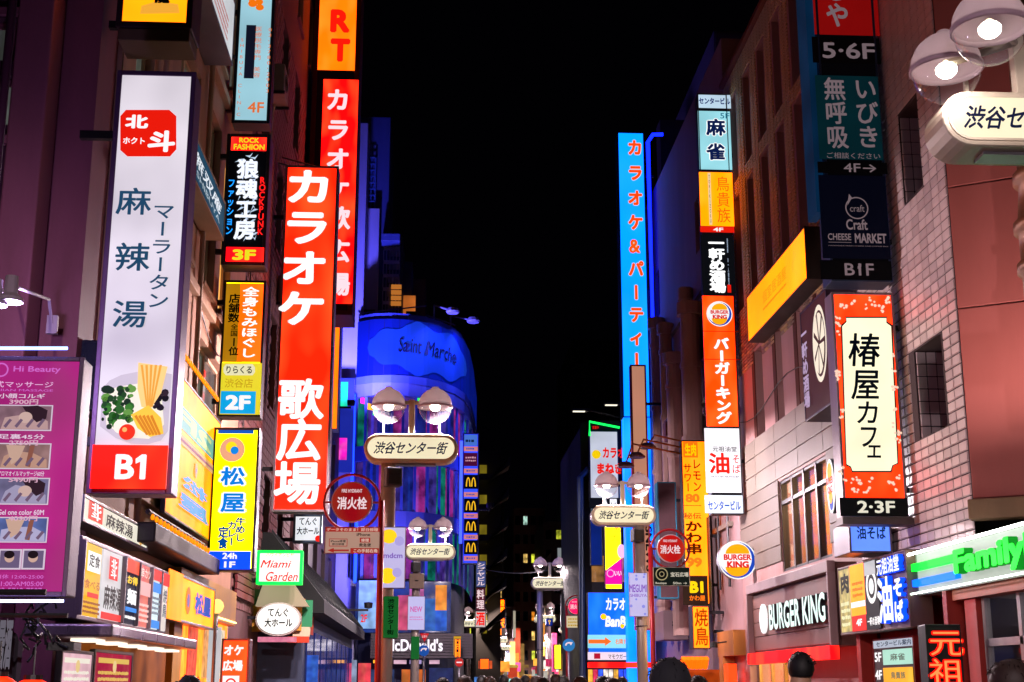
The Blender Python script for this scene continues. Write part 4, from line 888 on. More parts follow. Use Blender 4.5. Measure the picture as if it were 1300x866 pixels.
s.txt('オケ', 285, 819, 309, 832, WT, .05); s.txt('広場', 283, 838, 308, 852, WT, .05); s.rect(283, 858, 303, 880, WT); s.disc(293, 868, 7, IR, ring=.3)
MB().box(-.02, .02, .1, .2, -.4, 0).build('foot', DKSTEEL, s.root)
# street ball lamp
p = atY(275, 770, 21.0); t = thing('ball_lamp', 'round yellow ball lamp on a post beside the beef bowl shop', 'street lamp', (p.x, 21, 0))
MB().lathe([(0,-.11),(.05,-.1),(.09,-.06),(.11,0),(.09,.06),(.05,.1),(0,.11)], 0, 0, p.z, 16).build('globe', glow('#ffd070', 1.6, .1), t, smooth=True)
MB().tube([(0,0,0),(0,0,p.z-.1)], .035, 8).build('post', STEEL, t, smooth=True); MB().box(-.09, .09, -.02, .02, p.z-1.6, p.z-.3).build('name_plate', glow('#c8dce4', .7, .2), t)
free_txt('渋谷', 272, 790, 277, 800, 20.97, NAVY, t)
# maroon shutter with panels between
t = thing('roller_shutter', 'brown louvred panel beside the yellow beef bowl sign', 'shutter', (-3.4, 25, 2.5)); m = MB()
a = atX(274, 728, -3.42); 
for k in range(16): m.box(-3.45, -3.41, 24.4, 26.8, 3.1+k*.13, 3.21+k*.13)
m.build('slats', paint('#7a3438', .6), t, world=True)['kind'] = 'stuff'
# facade clutter: lit windows bottom-left, cables and dark banner, lanterns
b = thing('hanging_banner', 'dark cloth banner with white brush strokes hanging at the lower left edge', 'banner', tuple(atY(12, 860, 8.4)))
a = atY(-30, 756, 8.4); q = atY(26, 880, 8.4); m = MB(); n = 14
for i in range(n):
    x0 = a.x+(q.x-a.x)*i/n; x1 = a.x+(q.x-a.x)*(i+1)/n; f0 = .05*math.sin(i*1.3); f1 = .05*math.sin((i+1)*1.3)
    m.quad((x0, 8.4+f0, q.z), (x1, 8.4+f1, q.z), (x1, 8.4+f1, a.z-.02*(i+1)), (x0, 8.4+f0, a.z-.02*i))
m.build('cloth', paint('#2c2634', .9), b, world=True); free_txt('居酒', 0, 785, 12, 850, 8.3, ink('#a8a0b0', .3), b, .05)
MB().tube([(a.x-.2, 8.4, a.z+.02), (q.x+.1, 8.4, a.z+.02)], .02, 6).build('pole', BLACK, b, world=True)
t = thing('cable_bundle', 'tangle of black cables and hooks below the magenta board', 'cables', tuple(atY(50, 800, 9.8))); rnd = random.Random(9)
for k in range(9):
    P = []; u, v = rnd.uniform(28, 60), rnd.uniform(765, 800)
    for j in range(7): P.append(tuple(atY(u, v, 9.8+rnd.uniform(-.1, .1)))); u += rnd.uniform(-9, 13); v += rnd.uniform(-8, 16)
    MB().tube(P, .009, 5).build('cable', BLACK, t, world=True)
m = MB(); a = atY(64, 816, 9.9); q = atY(98, 826, 9.9); m.box(a.x, q.x, 9.8, 10, q.z, a.z); m.build('lamp_bar', BLACK, t, world=True)
for i, (u, v) in enumerate(((-2, 858), (42, 862))):
    p = atY(u, v, 7.6); t = thing('paper_lantern', ['red paper lantern nearest the left picture edge', 'red paper lantern second from the left picture edge'][i], 'lantern', (p.x, 7.6, p.z-.12), 0, 'red paper lanterns')
    prof = []
    for k in range(13): a = math.pi*k/12; prof.append((.015+.115*math.sin(a)*(1 if k % 2 else .95), -.12*math.cos(a)))
    MB().lathe(prof, 0, 0, .0, 20).build('shade', glow('#ff3a10', .9, .2), t, smooth=True); MB().lathe([(.0,.14),(.05,.14),(.05,.115),(.0,.11)], 0, 0, 0, 12).build('cap', BLACK, t)
    MB().tube([(0,0,.13),(0,0,.3)], .005, 5).build('cord', BLACK, t)
p = atY(20, 830, 7.6); t = thing('lantern_rail', 'thin dark rail carrying the red paper lanterns', 'rail', (p.x, 7.62, 0)); MB().tube([(-1.1,0,p.z+.2),(.25,0,p.z+.2)], .014, 6).tube([(-1.1,0,0),(-1.1,0,p.z+.2)], .02, 6).build('rail_bar', BLACK, t)
# ================================================================== fast food stack and shop on the blue building
s = Sign('sign_stack', 'narrow stack of blue, pink and black panels on the right edge of the blue building', 588, 550, 607, 716, Y=49.2, depth=.4, frame=.04, fmat=paint('#4048a0', .5), face=glow('#4060d0', .6, .1))
s.rect(589, 552, 606, 566, glow('#5080e8', .7, .1, False)); s.scrawl(591, 557, 603, 563, NAVY, 1); s.rect(589, 575, 606, 592, glow('#5a1040', .6, 0, False)); s.scrawl(591, 579, 604, 587, ink('#e0a0b0', .8), 2)
def arches(s, u0, v0, u1, v1, mat):
    a = s.hit(u0, v0); q = s.hit(u1, v1); W_ = q[0]-a[0]; H = a[1]-q[1]; y = s.y(); m = MB()
    for cx in (.25, .75):
        P = [(a[0]+W_*(cx+.22*math.cos(t)*(1)), q[1]+H*math.sin(t)) for t in [math.pi*k/14 for k in range(15)]]; Q = [(a[0]+W_*(cx+.11*math.cos(t)), q[1]+H*.84*math.sin(t)) for t in [math.pi*k/14 for k in range(15)]]
        for i in range(14): m.prism([P[i], P[i+1], Q[i+1], Q[i]], y, y+.002)
    m.build('arches', mat, s.root)
for v in (567, 595, 625, 652, 679, 706): s.rect(589, v, 606.5, v+6, glow('#f0888c', .7, .1, False)); s.scrawl(592, v+1, 603, v+5, ink('#4050b0', .8), 1)
for v in (603, 633, 659, 686): s.rect(589, v, 606.5, v+18, glow('#0c0a18', .3, 0, False)); arches(s, 591, v+3, 604.5, v+15, ink('#ffc020', 1))
SLT = paint('#342838', .5)
s = Sign('facade_sign', 'dark slatted facade sign with white burger chain lettering below the glass corner', 471, 804, 600, 836, Y=48.8, depth=.4, frame=.0, fmat=SLT, face=paint('#241c28', .5))
m = MB(); 
for k in range(9): m.box(-s.w/2, s.w/2, -.05, -.004, s.h*(k+.15)/9, s.h*(k+.85)/9)
m.build('slats', SLT, s.root); s.k = 88; s.txt("McDonald's", 490, 811, 562, 827, glow('#f4eef8', 1.1, 0, True), .03)
s.rect(474, 838, 486, 842, glow('#ffb030', 1.2, 0, False)); s.rect(576, 808, 585, 832, ink('#e0b020', .5)); 
t = thing('storefront', 'ground floor window band with blue and orange posters under the glass corner', 'shop front', (0, 49.5, 0))
rnd = random.Random(11)
for u0, u1, v0, v1, c in ((456,482,737,798,'#8cb8f0'),(484,486,737,798,'#3050c0'),(505,520,756,800,'#c04870'),(538,553,760,801,'#3060b8'),(553,567,743,775,'#f0903a'),(553,567,775,801,'#2a58c8'),(520,538,745,760,'#c060a0'),(428,452,838,880,'#90a0c0'),(455,470,842,880,'#e04050'),(500,516,838,843,'#f0c0d8'),(520,535,838,843,'#c8b0f0'),(545,558,838,843,'#f0c0d8'),(470,500,850,880,'#283860'),(510,540,850,880,'#c06028'),(545,575,848,880,'#202858'),(548,566,858,861,'#2050ff')):
    a = atY(u0, v0, 49.3); q = atY(u1, v1, 49.3); MB().box(a.x, q.x, 49.3-rnd.uniform(0,.1), 49.36, max(.1, q.z), a.z).build('poster', glow(c, .75, .45, False, 3), t, world=True)
a = atY(452, 738, 49.4); q = atY(572, 803, 49.4); MB().box(a.x, q.x, 49.4, 49.7, q.z, a.z).build('glass_front', glassy('#101838', '#3050b0', .3), t, world=True)
free_txt('2F', 458, 780, 466, 790, 49.17, IR, t)
# ================================================================== SIGNS, right side
def bk_logo(s, u, v, r, sx=1):
    s.disc(u, v, r, WT, 'logo_disc', sx); s.disc(u, v, r*.93, ink('#1848c0', .9), 'logo_ring', sx); s.disc(u-r*.1*sx, v-r*.08, r*.86, WT, 'logo_disc', sx)
    def bun(vc, up):
        P = [(u + r*.62*sx*math.cos(t), vc - up*r*.5*math.sin(t)) for t in [math.pi*k/12 for k in range(13)]]; return P
    s.poly(bun(v-r*.32, 1), ink('#ffb010', 1), 'logo_bun'); s.poly(bun(v+r*.36, -1), ink('#ffb010', 1), 'logo_bun')
    rr = ink('#e01c10', .95)
    s.txt('BURGER', u-r*.72*sx, v-r*.3, u+r*.72*sx, v+r*.02, rr, .05, name='logo_lettering'); s.txt('KING', u-r*.55*sx, v+r*.06, u+r*.6*sx, v+r*.42, rr, .06, name='logo_lettering')
# stack of the centre building
SF = paint('#484c58', .4, .4)
s = Sign('sign_stack', 'tall stacked tenant sign topped by a pale blue mahjong panel', 885, 119, 944, 653, Y=32.9, depth=.35, frame=.03, fmat=SF, face=glow('#202028', .2, 0, False), arm=XR)
s.rect(885, 120, 928, 138, glow('#c8e4f8', .9, .1), 'panel'); s.txt('センタービル', 887, 124, 927, 133, ink('#1c3a90', .5), .04)
s.rect(885.5, 141, 929.5, 216, glow('#9ce0ec', .95, .15), 'panel'); s.txt('5F', 914, 144, 926, 151, ink('#2080a0', .7), .01)
for q, v0 in (('麻', 151), ('雀', 182)): s.vtxt(q, 896, v0, 921, v0+22, WT, .09, 1); s.vtxt(q, 896, v0, 921, v0+22, ink('#102868', .5), .04, 1)
s.rect(887, 219, 932, 288, glow('#ffb804', 1.0, .1), 'panel'); s.rect(898, 220, 904, 286, ink('#f0d8a0', .9)); s.vtxt('TORIKIZOKU', 898, 222, 904, 284, ink('#a04030', .7), .0, .8); s.vtxt('鳥貴族', 908, 224, 928, 284, ink('#d06a10', .8), .0, 1)
s.rect(888.5, 288, 932, 296, IR, 'panel'); s.txt('4F', 905, 289.5, 918, 294.5, WT, .03)
s.rect(889, 299, 934, 373, glow('#1c2028', .25, 0, False), 'panel'); s.vtxt('一軒め酒場', 899, 302, 921, 372, glow('#ffffff', 1.1, 0), .05, 1.05); s.vtxt('居酒屋 お一人様歓迎', 922, 303, 926, 365, ink('#b8c8e0', .7), .02, 1); s.rect(923, 362, 928, 372, IR)
s.rect(891, 376, 937, 542, glow('#ff5206', 1.0, .1), 'panel'); s.rect(891, 420.5, 938, 422, ink('#a02808', .5)); s.rect(892, 456, 939, 457.5, ink('#c01808', .6)); bk_logo(s, 913, 399, 16, 1)
s.vtxt('バーガーキング', 905, 429, 929, 539, WT, .055, 1)
s.rect(893.5, 544, 941, 626, glow('#f8f6fc', 1.1, .06), 'panel'); s.txt('元祖油堂', 904, 567, 935, 574, BLK, .01); s.txt('油', 899, 575, 926, 602, IR, .03); s.vtxt('そば', 928, 577, 940, 602, IR, .01, 1); s.txt('MAZESOBA ABURASOBA', 902, 604, 938, 607, ink('#606070', .5), .01)
s.rect(894, 629, 943, 652, glow('#e8f2fc', 1.05, .06), 'panel'); s.txt('センタービル', 898, 636, 940, 648, ink('#1850c8', .8), .03)
# bk disc
s = Sign('disc_sign', 'round white burger restaurant sign with blue crescent projecting over the street', 911, 686, 960, 736, Y=32.2, depth=.2, frame=-1, face=None)
rr = s.w/2; MB().prism([(rr*math.cos(2*math.pi*k/36), s.h/2+rr*math.sin(2*math.pi*k/36)) for k in range(36)], .003, .22).build('casing', paint('#9a9aa4', .4, .4), s.root)
bk_logo(s, 936, 711, 24.5); MB().box(rr-.05, XR-s.pl.o.x, .08, .14, s.h/2-.04, s.h/2+.04).build('bracket', DKSTEEL, s.root)
bpy.context.view_layer.update()
# camellia cafe sign
s = Sign('projecting_sign', 'orange flowered cafe sign with a cream centre panel and black brush characters', 1055, 371, 1153, 656, Y=22.3, depth=.4, frame=.04, fmat=paint('#8a7a80', .4, .5), face=glow('#ff4410', .95, .15), arm=XR)
CR = glow('#fbf4d0', 1.1, .1); s.poly([(1073,402),(1126,402),(1126,408),(1133,413),(1141,589),(1134,592),(1132,600),(1081,600),(1079,594),(1073,591),(1067,413),(1073,408)], ink('#3a1c14', .3), 'panel_border')
s.poly([(1074,404),(1125,404),(1125,410),(1131,414.5),(1139,588),(1132.5,591),(1130.5,598),(1082,598),(1080,592.5),(1074.5,589.5),(1069,414.5),(1074.5,409)], CR, 'centre_panel')
for q, u0, u1, v0, v1 in (('椿', 1076, 1118, 423, 466), ('屋', 1080, 1118, 468, 508), ('カ', 1085, 1118, 508, 540), ('フ', 1088, 1116, 538, 570), ('ェ', 1097, 1122, 556, 584)): s.vtxt(q, u0, v0, u1, v1, ink('#142030', .15), .015, 1.05, shear=.12, name='character')
rnd = random.Random(2)
for k in range(44):
    side = k % 4; fy = rnd.random()
    u, v = ((1061+rnd.uniform(-3,4)+fy*8, 380+fy*240), (1131+rnd.uniform(-3,3)+fy*10, 380+fy*235), (1065+fy*70, 387+rnd.uniform(-8,8)), (1080+fy*60, 617+rnd.uniform(-10,8)))[side]
    for j in range(3): s.k = 8; s.disc(u+rnd.uniform(-3,3), v+rnd.uniform(-3,3), rnd.uniform(1.2, 2.2), ink('#ffd8c0', .9), 'petal_print', n=6)
s.k = 12; s.rect(1065, 632, 1153, 656, glow('#141416', .3, 0, False), 'floor_panel'); s.txt('2·3F', 1087, 636, 1136, 652, ink('#e8e4d0', .9), .03)
m = MB().box(-s.w/2-.02, s.w/2+.25, .02, .38, -.12, -.004); m.build('underside_tray', paint('#5c4c4c', .5), s.root)
# stack above
UF = paint('#2c3a58', .4, .3)
s = Sign('sign_stack', 'tall unlit stacked tenant sign with red, teal and dark blue panels', 1030, -80, 1133, 358, Y=22.9, depth=.5, frame=.04, fmat=UF, face=glow('#0c0a10', .2, 0, False), arm=XR)
DW = ink('#b8a0a8', .3)
s.rect(1027, -80, 1117, 46, glow('#b01010', .42, .1), 'panel'); s.vtxt('ちしや', 1043, -62, 1079, 36, DW, .03, 1)
s.rect(1030, 47, 1118, 82, glow('#0c080a', .2, 0, False), 'panel'); s.txt('5·6F', 1043, 54, 1111, 76, DW, .02)
s.rect(1034, 96, 1121, 204, glow('#0a3c46', .28, .2), 'panel'); s.vtxt('無呼吸', 1044, 98, 1078, 190, DW, .02, 1); s.vtxt('いびき', 1082, 98, 1118, 190, DW, .02, 1); s.txt('ご相談ください', 1049, 194, 1117, 203, DW, 0)
s.rect(1037, 206, 1126, 222, glow('#0a080c', .2, 0, False), 'panel'); s.txt('4F→', 1070, 208, 1112, 220, DW, .01)
s.rect(1038, 223, 1130, 330, glow('#080c22', .25, .1), 'panel')
s.disc(1087, 265, 14, DW, 'logo', ring=.1); s.poly([(1075,262),(1077,247),(1081,252)], DW, 'logo'); s.txt('craft', 1078, 261, 1097, 270, DW, 0); s.txt('Craft', 1073, 279, 1101, 293, DW, .02); s.txt('CHEESE', 1050, 297, 1080, 306, DW, .02); s.txt('MARKET', 1084, 297, 1125, 310, DW, .03); s.rect(1051, 308, 1080, 309, DW); s.txt('HANDMADE FRESH CHEESE AND COFFEE BAR', 1051, 312, 1127, 314.5, DW, 0)
s.rect(1040, 331, 1132, 357, glow('#08080c', .2, 0, False), 'panel'); s.txt('B1F', 1071, 335, 1109, 351, DW, .015); s.poly([(1092.5,335.5),(1092.5,339.5),(1088,342.5),(1088,339)], DW, 'lettering')
MB().box(-s.w/2-.16, -s.w/2-.02, .05, .6, 1.2, s.h).build('blue_fin', glow('#10406c', .28, .3), s.root)
# yellow facade sign
zA = atX(948, 378, 7.1); zB = atX(948, 438, 7.1); yN = atX(1024, 330, 7.1).y
s = Sign('facade_sign', 'long amber lit box sign slanting up the pink facade', 948, 378, *( (lambda d: (CX + FPX*d.dot(RGT)/d.dot(FWD), CY - FPX*d.dot(UPV)/d.dot(FWD)))(Vector((7.1, yN, zB.z)) - CAM)), X=7.1, depth=.38, frame=.03, fmat=paint('#1c1814', .5), face=glow('#ffc008', 1.0, .22, scale=.5), frac=True)
s.txt('個室居酒屋', .3, .3, .7, .55, ink('#f09010', .9), .0); s.scrawl(.3, .62, .7, .7, ink('#e88c10', .9), 1)
# izakaya sign with wheel
s = Sign('facade_sign', 'purple pub sign with a large cream citrus wheel on the pink facade', 1016, 398, 1057, 512, X=6.9, depth=.5, frame=.04, fmat=paint('#3a2840', .5), face=glow('#5a3034', .45, .2), frac=True)
c = ink('#f0e4d0', .95); s.disc(.68, .42, .34, c, 'wheel', sx=.62, ring=.14)
for k in range(7):
    a0 = 2*math.pi*k/7+.1; a1 = a0+.72; P = [s.hit(.68, .42)]; 
    R_ = s.h*.27
    P = [(P[0][0]+R_*.14*math.cos((a0+a1)/2)*.62, P[0][1]+R_*.14*math.sin((a0+a1)/2))] + [(P[0][0]+.62*R_*math.cos(a0+(a1-a0)*q/4), P[0][1]+R_*math.sin(a0+(a1-a0)*q/4)) for q in range(5)]
    y = s.y(); MB().prism(P, y, y+.002).build('wheel_segment', c, s.root)
s.vtxt('一軒め酒場', .04, .15, .26, .9, ink('#c0a8c8', .8), .04, 1)
# hanging blue sign under the cafe sign
s = Sign('facade_sign', 'pale blue projecting panel tucked under the cafe sign', 1077, 664, 1133, 702, Y=24.4, depth=.9, frame=.03, fmat=paint('#706878', .4, .4), face=glow('#7ab0d0', .8, .2), arm=XR)
s.txt('油そば', 1087, 668, 1125, 685, ink('#204878', .4), .03); s.rect(1077, 664, 1112, 667, IY)
# second bk disc seen edge-on
s = Sign('disc_sign', 'round burger restaurant sign seen nearly edge on beside the upper window', 1048, 585, 1062, 650, X=7.0, depth=.25, frame=-1, face=None, frac=True)
MB().prism([(s.w*.5*math.cos(2*math.pi*k/32), s.h/2+s.h*.5*math.sin(2*math.pi*k/32)) for k in range(32)], .003, .3).build('casing', SF, s.root)
s.disc(.5, .5, .49, WT, 'logo_disc', sx=s.w/s.h); s.disc(.5, .8, .14, ink('#1848c0', .9), 'logo_ring', sx=.8*s.w/s.h*2); s.disc(.5, .25, .17, ink('#ffb010', 1), 'logo_bun', sx=s.w/s.h*1.6); s.disc(.5, .7, .12, ink('#ffb010', 1), 'logo_bun', sx=s.w/s.h*1.8)
s.txt('BURGER', .1, .34, .9, .47, ink('#e01c10', .95), .05); s.txt('KING', .2, .5, .8, .64, ink('#e01c10', .95), .05)
# bk shop board
BRN = paint('#6a4a44', .5, scale=3, dirt=.3)
t = thing('storefront', 'brown burger restaurant front with a framed sign board and red strip', 'shop front', (7.3, 30, 0))
wz = lambda u, v: atX(u, v, 7.1)
A = wz(955, 745); Bp = wz(955, 830); yn = wz(1059, 705).y; yf = A.y
MB().box(7.1, 7.5, yn, yf, Bp.z, A.z).build('board_body', BRN, t, world=True)
for k in range(4):
    hh = (A.z-.2-Bp.z-.06)/4; MB().box(7.07, 7.098, yn+.08, yf-.08, Bp.z+.04+hh*k+.008, Bp.z+.04+hh*(k+1)-.008).build('plank', paint('#80564e', .5, scale=4, dirt=.35), t, world=True, bev=.005)
MB().box(6.95, 7.098, yn-.02, yf+.02, A.z-.18, A.z+.02).box(6.95, 7.098, yf-.07, yf+.02, Bp.z, A.z-.181).box(6.95, 7.098, yn-.02, yn+.07, Bp.z, A.z-.181).build('frame', paint('#9c8486', .45, scale=4), t, world=True, bev=.01)
MB().box(6.93, 7.1, yn, yf, Bp.z-.24, Bp.z-.005).build('red_strip', glow('#d81420', .75, .15), t, world=True)
s = Sign('facade_sign', 'raised white letters and oval logo of the burger restaurant board', 966, 768, 1052, 792, X=7.06, depth=.01, frame=-1, face=None, frac=True)
vs, fs = glyphs('BURGER KING', .03, .06); 
def letters3d(s, st, f0, f1, z0, z1, mat, side, step=.0, bold=.03, ext=.06, name='letter', skew=0):
    # each letter its own piece, standing off the board
    c = bpy.data.curves.new('t', 'FONT'); adv = []; x = 0
    full, _ = glyphs(st, bold, ext); X0 = min(v[0] for v in full); X1 = max(v[0] for v in full); Y1 = max(v[1] for v in full); Y0 = min(v[1] for v in full)
    for i, ch in enumerate(st):
        if ch == ' ': continue
        pre, _ = glyphs(st[:i+1], bold, ext); e = max(v[0] for v in pre)
        vs, fs = glyphs(ch, bold, ext); ce = max(v[0] for v in vs); off = e - ce
        W_ = s.w*(f1-f0); H = s.h*(z0-z1); kx = W_/(X1-X0); kz = H/(Y1-Y0); m = MB()
        m.v = [(-s.w/2+s.w*f0+(vx+off-X0)*kx, -.01-(vz+ext)*.8, s.h*(1-z0)+(vy-Y0)*kz+skew*(vx+off)) for vx, vy, vz in vs]; m.f = list(fs)
        o = m.build(name, side, s.root); 
        o.data.materials.append(mat); ymin = min(v.co.y for v in o.data.vertices)
        for p in o.data.polygons:
            if abs(p.normal.y) > .9 and p.center.y < ymin + .01: p.material_index = 1
letters3d(s, 'BURGER KING', .22, 1.04, .95, .1, glow('#d8f4ec', 1.15, .08), paint('#3a4048', .4, .3))
s.disc(.06, .5, .5, WT, 'logo_disc', sx=1, t=.04); s.disc(.06, .52, .45, ink('#1848c0', .9), 'logo_ring', sx=1); s.disc(.055, .48, .41, WT, 'logo_disc'); s.disc(.058, .3, .18, ink('#ffb010', 1), 'logo_bun', sx=1.5); s.disc(.058, .7, .18, ink('#ffb010', 1), 'logo_bun', sx=1.5); s.txt('BURGER', -.01, .36, .125, .5, ink('#e01c10', 1), .04); s.txt('KING', .01, .52, .11, .68, ink('#e01c10', 1), .04)
SHP = paint('#8a5a30', .6, scale=2)
r = room(wallX(b0 := thing('shop_interior', 'warm lit burger restaurant entrance with glazed doors', 'shop', (9, 30, 0)), XR, 24.05, 33.6, 17), .35, .05, 5.2, 2.75, 3.5, SHP, None, WARM, 4, 'room_walls')
W2 = wallX(b0, XR, 24.05, 33.6, 17)
for xx in (1.2, 2.8, 4.4): lampat(W2, xx, 1.6, 2.4, 260, (1, .66, .3), b0)
m = MB()
for x in (.4, 1.6, 2.8, 4.0, 5.1): m.box(x-.04, x+.04, .2, .28, .05, 2.75)
m.box(.4, 5.1, .2, .28, 2.1, 2.18); W2.part(m, 'door_frame', paint('#c8a060', .5, .3), b0)
W2.part(MB().box(.4, 5.1, .235, .245, .06, 2.7), 'pane', clear(), b0)
for x in (1.8, 3.2): W2.part(MB().box(x, x+.9, 3.3, 3.36, 1.5, 2.4), 'menu_board', glow('#ff9a30', 1.0, .6, False, 6), b0)
# abura soba board
s = Sign('facade_sign', 'tenant board with yellow panel and blue edged white brush letters', 1064, 722, 1157, 796, X=7.05, depth=.35, frame=.03, fmat=paint('#6c4e46', .5), face=paint('#5a4240', .5), frac=True)
s.rect(.01, .04, .19, .96, glow('#c8b870', .8, .5, True, 6), 'panel'); s.txt('肉', .04, .1, .17, .4, BLK, .05); s.scrawl(.03, .5, .17, .9, ink('#f0f0c0', .9), 4)
s.rect(.2, .02, .42, .75, glow('#ffb400', 1.0, .1), 'panel'); s.scrawl(.23, .25, .39, .5, ink('#d87810', .9), 3); s.rect(.2, .55, .42, .63, WT); s.rect(.2, .75, .42, .97, IR, 'panel'); s.txt('4F', .27, .8, .36, .9, WT, .05)
s.rect(.43, .02, .63, .97, glow('#303238', .4, .2, False), 'panel'); s.disc(.53, .38, .24, WT, 'wheel', sx=1, ring=.3); s.disc(.53, .38, .11, WT); s.rect(.44, .03, .6, .22, ink('#c8ccd0', .8)); s.txt('一軒め酒場', .445, .8, .62, .92, WT, .03)
BE = glow('#f4f8ff', 1.15, .05); BS = glow('#1060d0', .9, 0)
letters3d(s, '元祖油堂', .67, .97, .27, .05, BE, BS, ext=.05); letters3d(s, '油', .66, .86, .92, .3, BE, BS, ext=.05, bold=.035); letters3d(s, 'そ', .88, .99, .6, .36, BE, BS, ext=.05, bold=.05); letters3d(s, 'ば', .88, .99, .92, .64, BE, BS, ext=.05, bold=.05)
# red-lit arcade with directory
t = thing('arcade', 'red lit arcade entrance beside the burger restaurant', 'entrance', (7.4, 23, 0))
RD = paint('#a01c18', .4, scale=3); MB().box(7.6, 7.7, 19.3, 24, 2.9, 3.1).box(7.7, 7.8, 19.3, 24, .1, 2.9).build('back_wall', RD, t, world=True); [MB().box(7.2, 7.5, ya_, yb_, .1, zt_).build('post', paint('#b83a30', .4, .2), t, world=True) for ya_, yb_, zt_ in ((23.5, 23.7, 2.75), (19.35, 19.5, 3.0))]
MB().tube([(7.35, 19.6, 2.95), (7.35, 23.4, 2.95)], .03, 8).build('neon_tube', glow('#ff2010', 9, 0), t, world=True)
s = Sign('directory_board', 'floor directory with pale fifth floor and orange fourth floor rows', 1108, 812, 1166, 900, X=7.3, depth=.1, frame=.03, fmat=paint('#8a1c18', .4), face=paint('#300c10', .5), frac=True)
s.rect(.02, .02, .98, .14, glow('#b8c4d4', .8, .1, False)); s.txt('センタービル案内', .1, .04, .95, .12, NAVY, .02); 
for i, (q, c) in enumerate((('5F', '#a8dcc8'), ('4F', '#ffb020'), ('3F', '#e0e0e0'))): v = .17+i*.26; s.txt(q, .04, v+.03, .22, v+.17, WT, .03); s.rect(.26, v, .97, v+.22, glow(c, .95, .1, False), 'panel'); s.txt(('麻雀', '鳥貴族', '酒場')[i], .45, v+.06, .8, v+.16, ink('#607060', .7), .02)
s = Sign('neon_sign', 'dark box with glowing red neon characters at the arcade entrance', 1174, 793, 1227, 905, Y=18.35, depth=.3, frame=.02, fmat=BLACK, face=paint('#080304', .5))
for q, v0, v1 in (('元', 799, 833), ('祖', 836, 872), ('油', 876, 903)):
    s.vtxt(q, 1178, v0, 1224, v1, glow('#f00a04', 1.5, 0), .05, 1.05); s.vtxt(q, 1178, v0, 1224, v1, ink('#ff8a4a', 1.3), .004, 1.05)
# convenience store
s = Sign('facade_sign', 'white lit convenience store fascia with green and blue stripes and green letters', 1163, 703, 1400, 713, X=7.2, depth=.4, frame=.02, fmat=paint('#7a8078', .5), face=glow('#c8d4c8', .75, .15), frac=True)
s.rect(.0, .26, .30, .43, glow('#18e048', 1.1, 0), 'green_stripe', t=.08); s.rect(.0, .64, .30, .8, glow('#1090f0', 1.0, 0), 'blue_stripe', t=.08)
letters3d(s, 'FamilyMart', .315, 1.02, .88, .2, glow('#30f050', 1.15, .05), glow('#10a828', .6, 0), ext=.08, bold=.05)
MB().tube([(-s.w/2, -.12, s.h*.97), (s.w/2, -.12, s.h*.97)], .02, 8).build('light_tube', glow('#f8fff8', 16, 0), s.root); MB().tube([(-s.w/2, -.12, s.h*.03), (s.w/2, -.12, s.h*.03)], .014, 8).build('light_tube', glow('#e8fff0', 5, 0), s.root)
t = thing('storefront', 'glazed convenience store front with red column at the right edge', 'shop front', (7.4, 18, 0))
yb = s.pl.o.y + s.w/2
MB().box(7.25, 7.5, 15, 19.25, 3.0-.25, 3.0).build('lintel', paint('#c06850', .5), t, world=True)
MB().box(7.3, 7.5, 18.55, 18.95, .1, 2.74).build('column', paint('#c03028', .5), t, world=True)
m = MB()
for y in (15, 16.3, 17.3, 18.45): m.box(7.36, 7.44, y-.05, y+.05, .1, 2.74)
m.box(7.36, 7.44, 15.05, 18.4, 2.1, 2.2); m.build('door_frame', paint('#b0a8ac', .4, .5), t, world=True)
MB().box(7.39, 7.4, 15.05, 18.4, .1, 2.74).build('pane', clear(), t, world=True)
m = MB().quad((9.5,14.5,.1),(9.5,19,.1),(9.5,19,3),(9.5,14.5,3)).quad((7.5,14.5,2.76),(9.5,14.5,2.76),(9.5,19,2.76),(7.5,19,2.76)).quad((7.5,19,.1),(9.5,19,.1),(9.5,19,3),(7.5,19,3)); m.build('shop_interior', paint('#c8c4c0', .6), t, world=True)
m = MB()
for k in range(3): m.box(8.2, 8.35, 14.8+k*1.4, 15.9+k*1.4, 2.7, 2.74)
m.build('ceiling_lamp', glow('#f0f8ff', 4, 0), t, world=True)
# pink wall between sign and panels already built; blue tower
s = Sign('tower_sign', 'very tall sky blue karaoke tower sign with orange characters', 784, 168, 826, 530, Y=45, depth=.7, frame=.03, fmat=paint('#103c70', .4), face=glow('#06aef6', 1.0, .14, scale=.35), arm=XR)
for q, v in zip('カラオケ&パーティー', (177, 209, 241, 272, 302, 331, 361, 389, 418, 447)):
    if q == '&': s.txt(q, 798, v+2, 813, v+20, ink('#f0e0d0', .8), .07); s.txt(q, 798, v+2, 813, v+20, ink('#ff5a10', 1), .03)
    else: s.vtxt(q, 796+(v-177)*.008, v, 816+(v-177)*.008, v+21, ink('#c8d8e0', .8), .09, 1, name='character'); s.vtxt(q, 796+(v-177)*.008, v, 816+(v-177)*.008, v+21, ink('#ff4a0c', 1), .045, 1, name='character')
NB = glow('#0818ff', 6, 0)
MB().tube([(s.w/2+.16, .1, -3), (s.w/2+.16, .1, s.h-.3), (s.w/2+.34, .1, s.h-.02), (s.w/2+.7, .1, s.h)], .07, 8).build('neon_tube', NB, s.root)
MB().box(-s.w/2+.02, s.w/2-.02, 0, .6, -9, -.01).build('lower_panel', glow('#06a4ec', .9, .3), s.root)
s = Sign('blank_panel', 'blank beige panel sign in a red frame before the blue tower sign', 800, 463, 828, 800, Y=42.5, depth=.3, frame=.05, fmat=paint('#b01828', .4), face=glow('#c4846c', .85, .12, scale=.5), arm=XR)  # blank face glows by itself in place of light falling on it
s.txt('SNEWS', 819, 668, 829, 726, BLK, .04, rot=True)
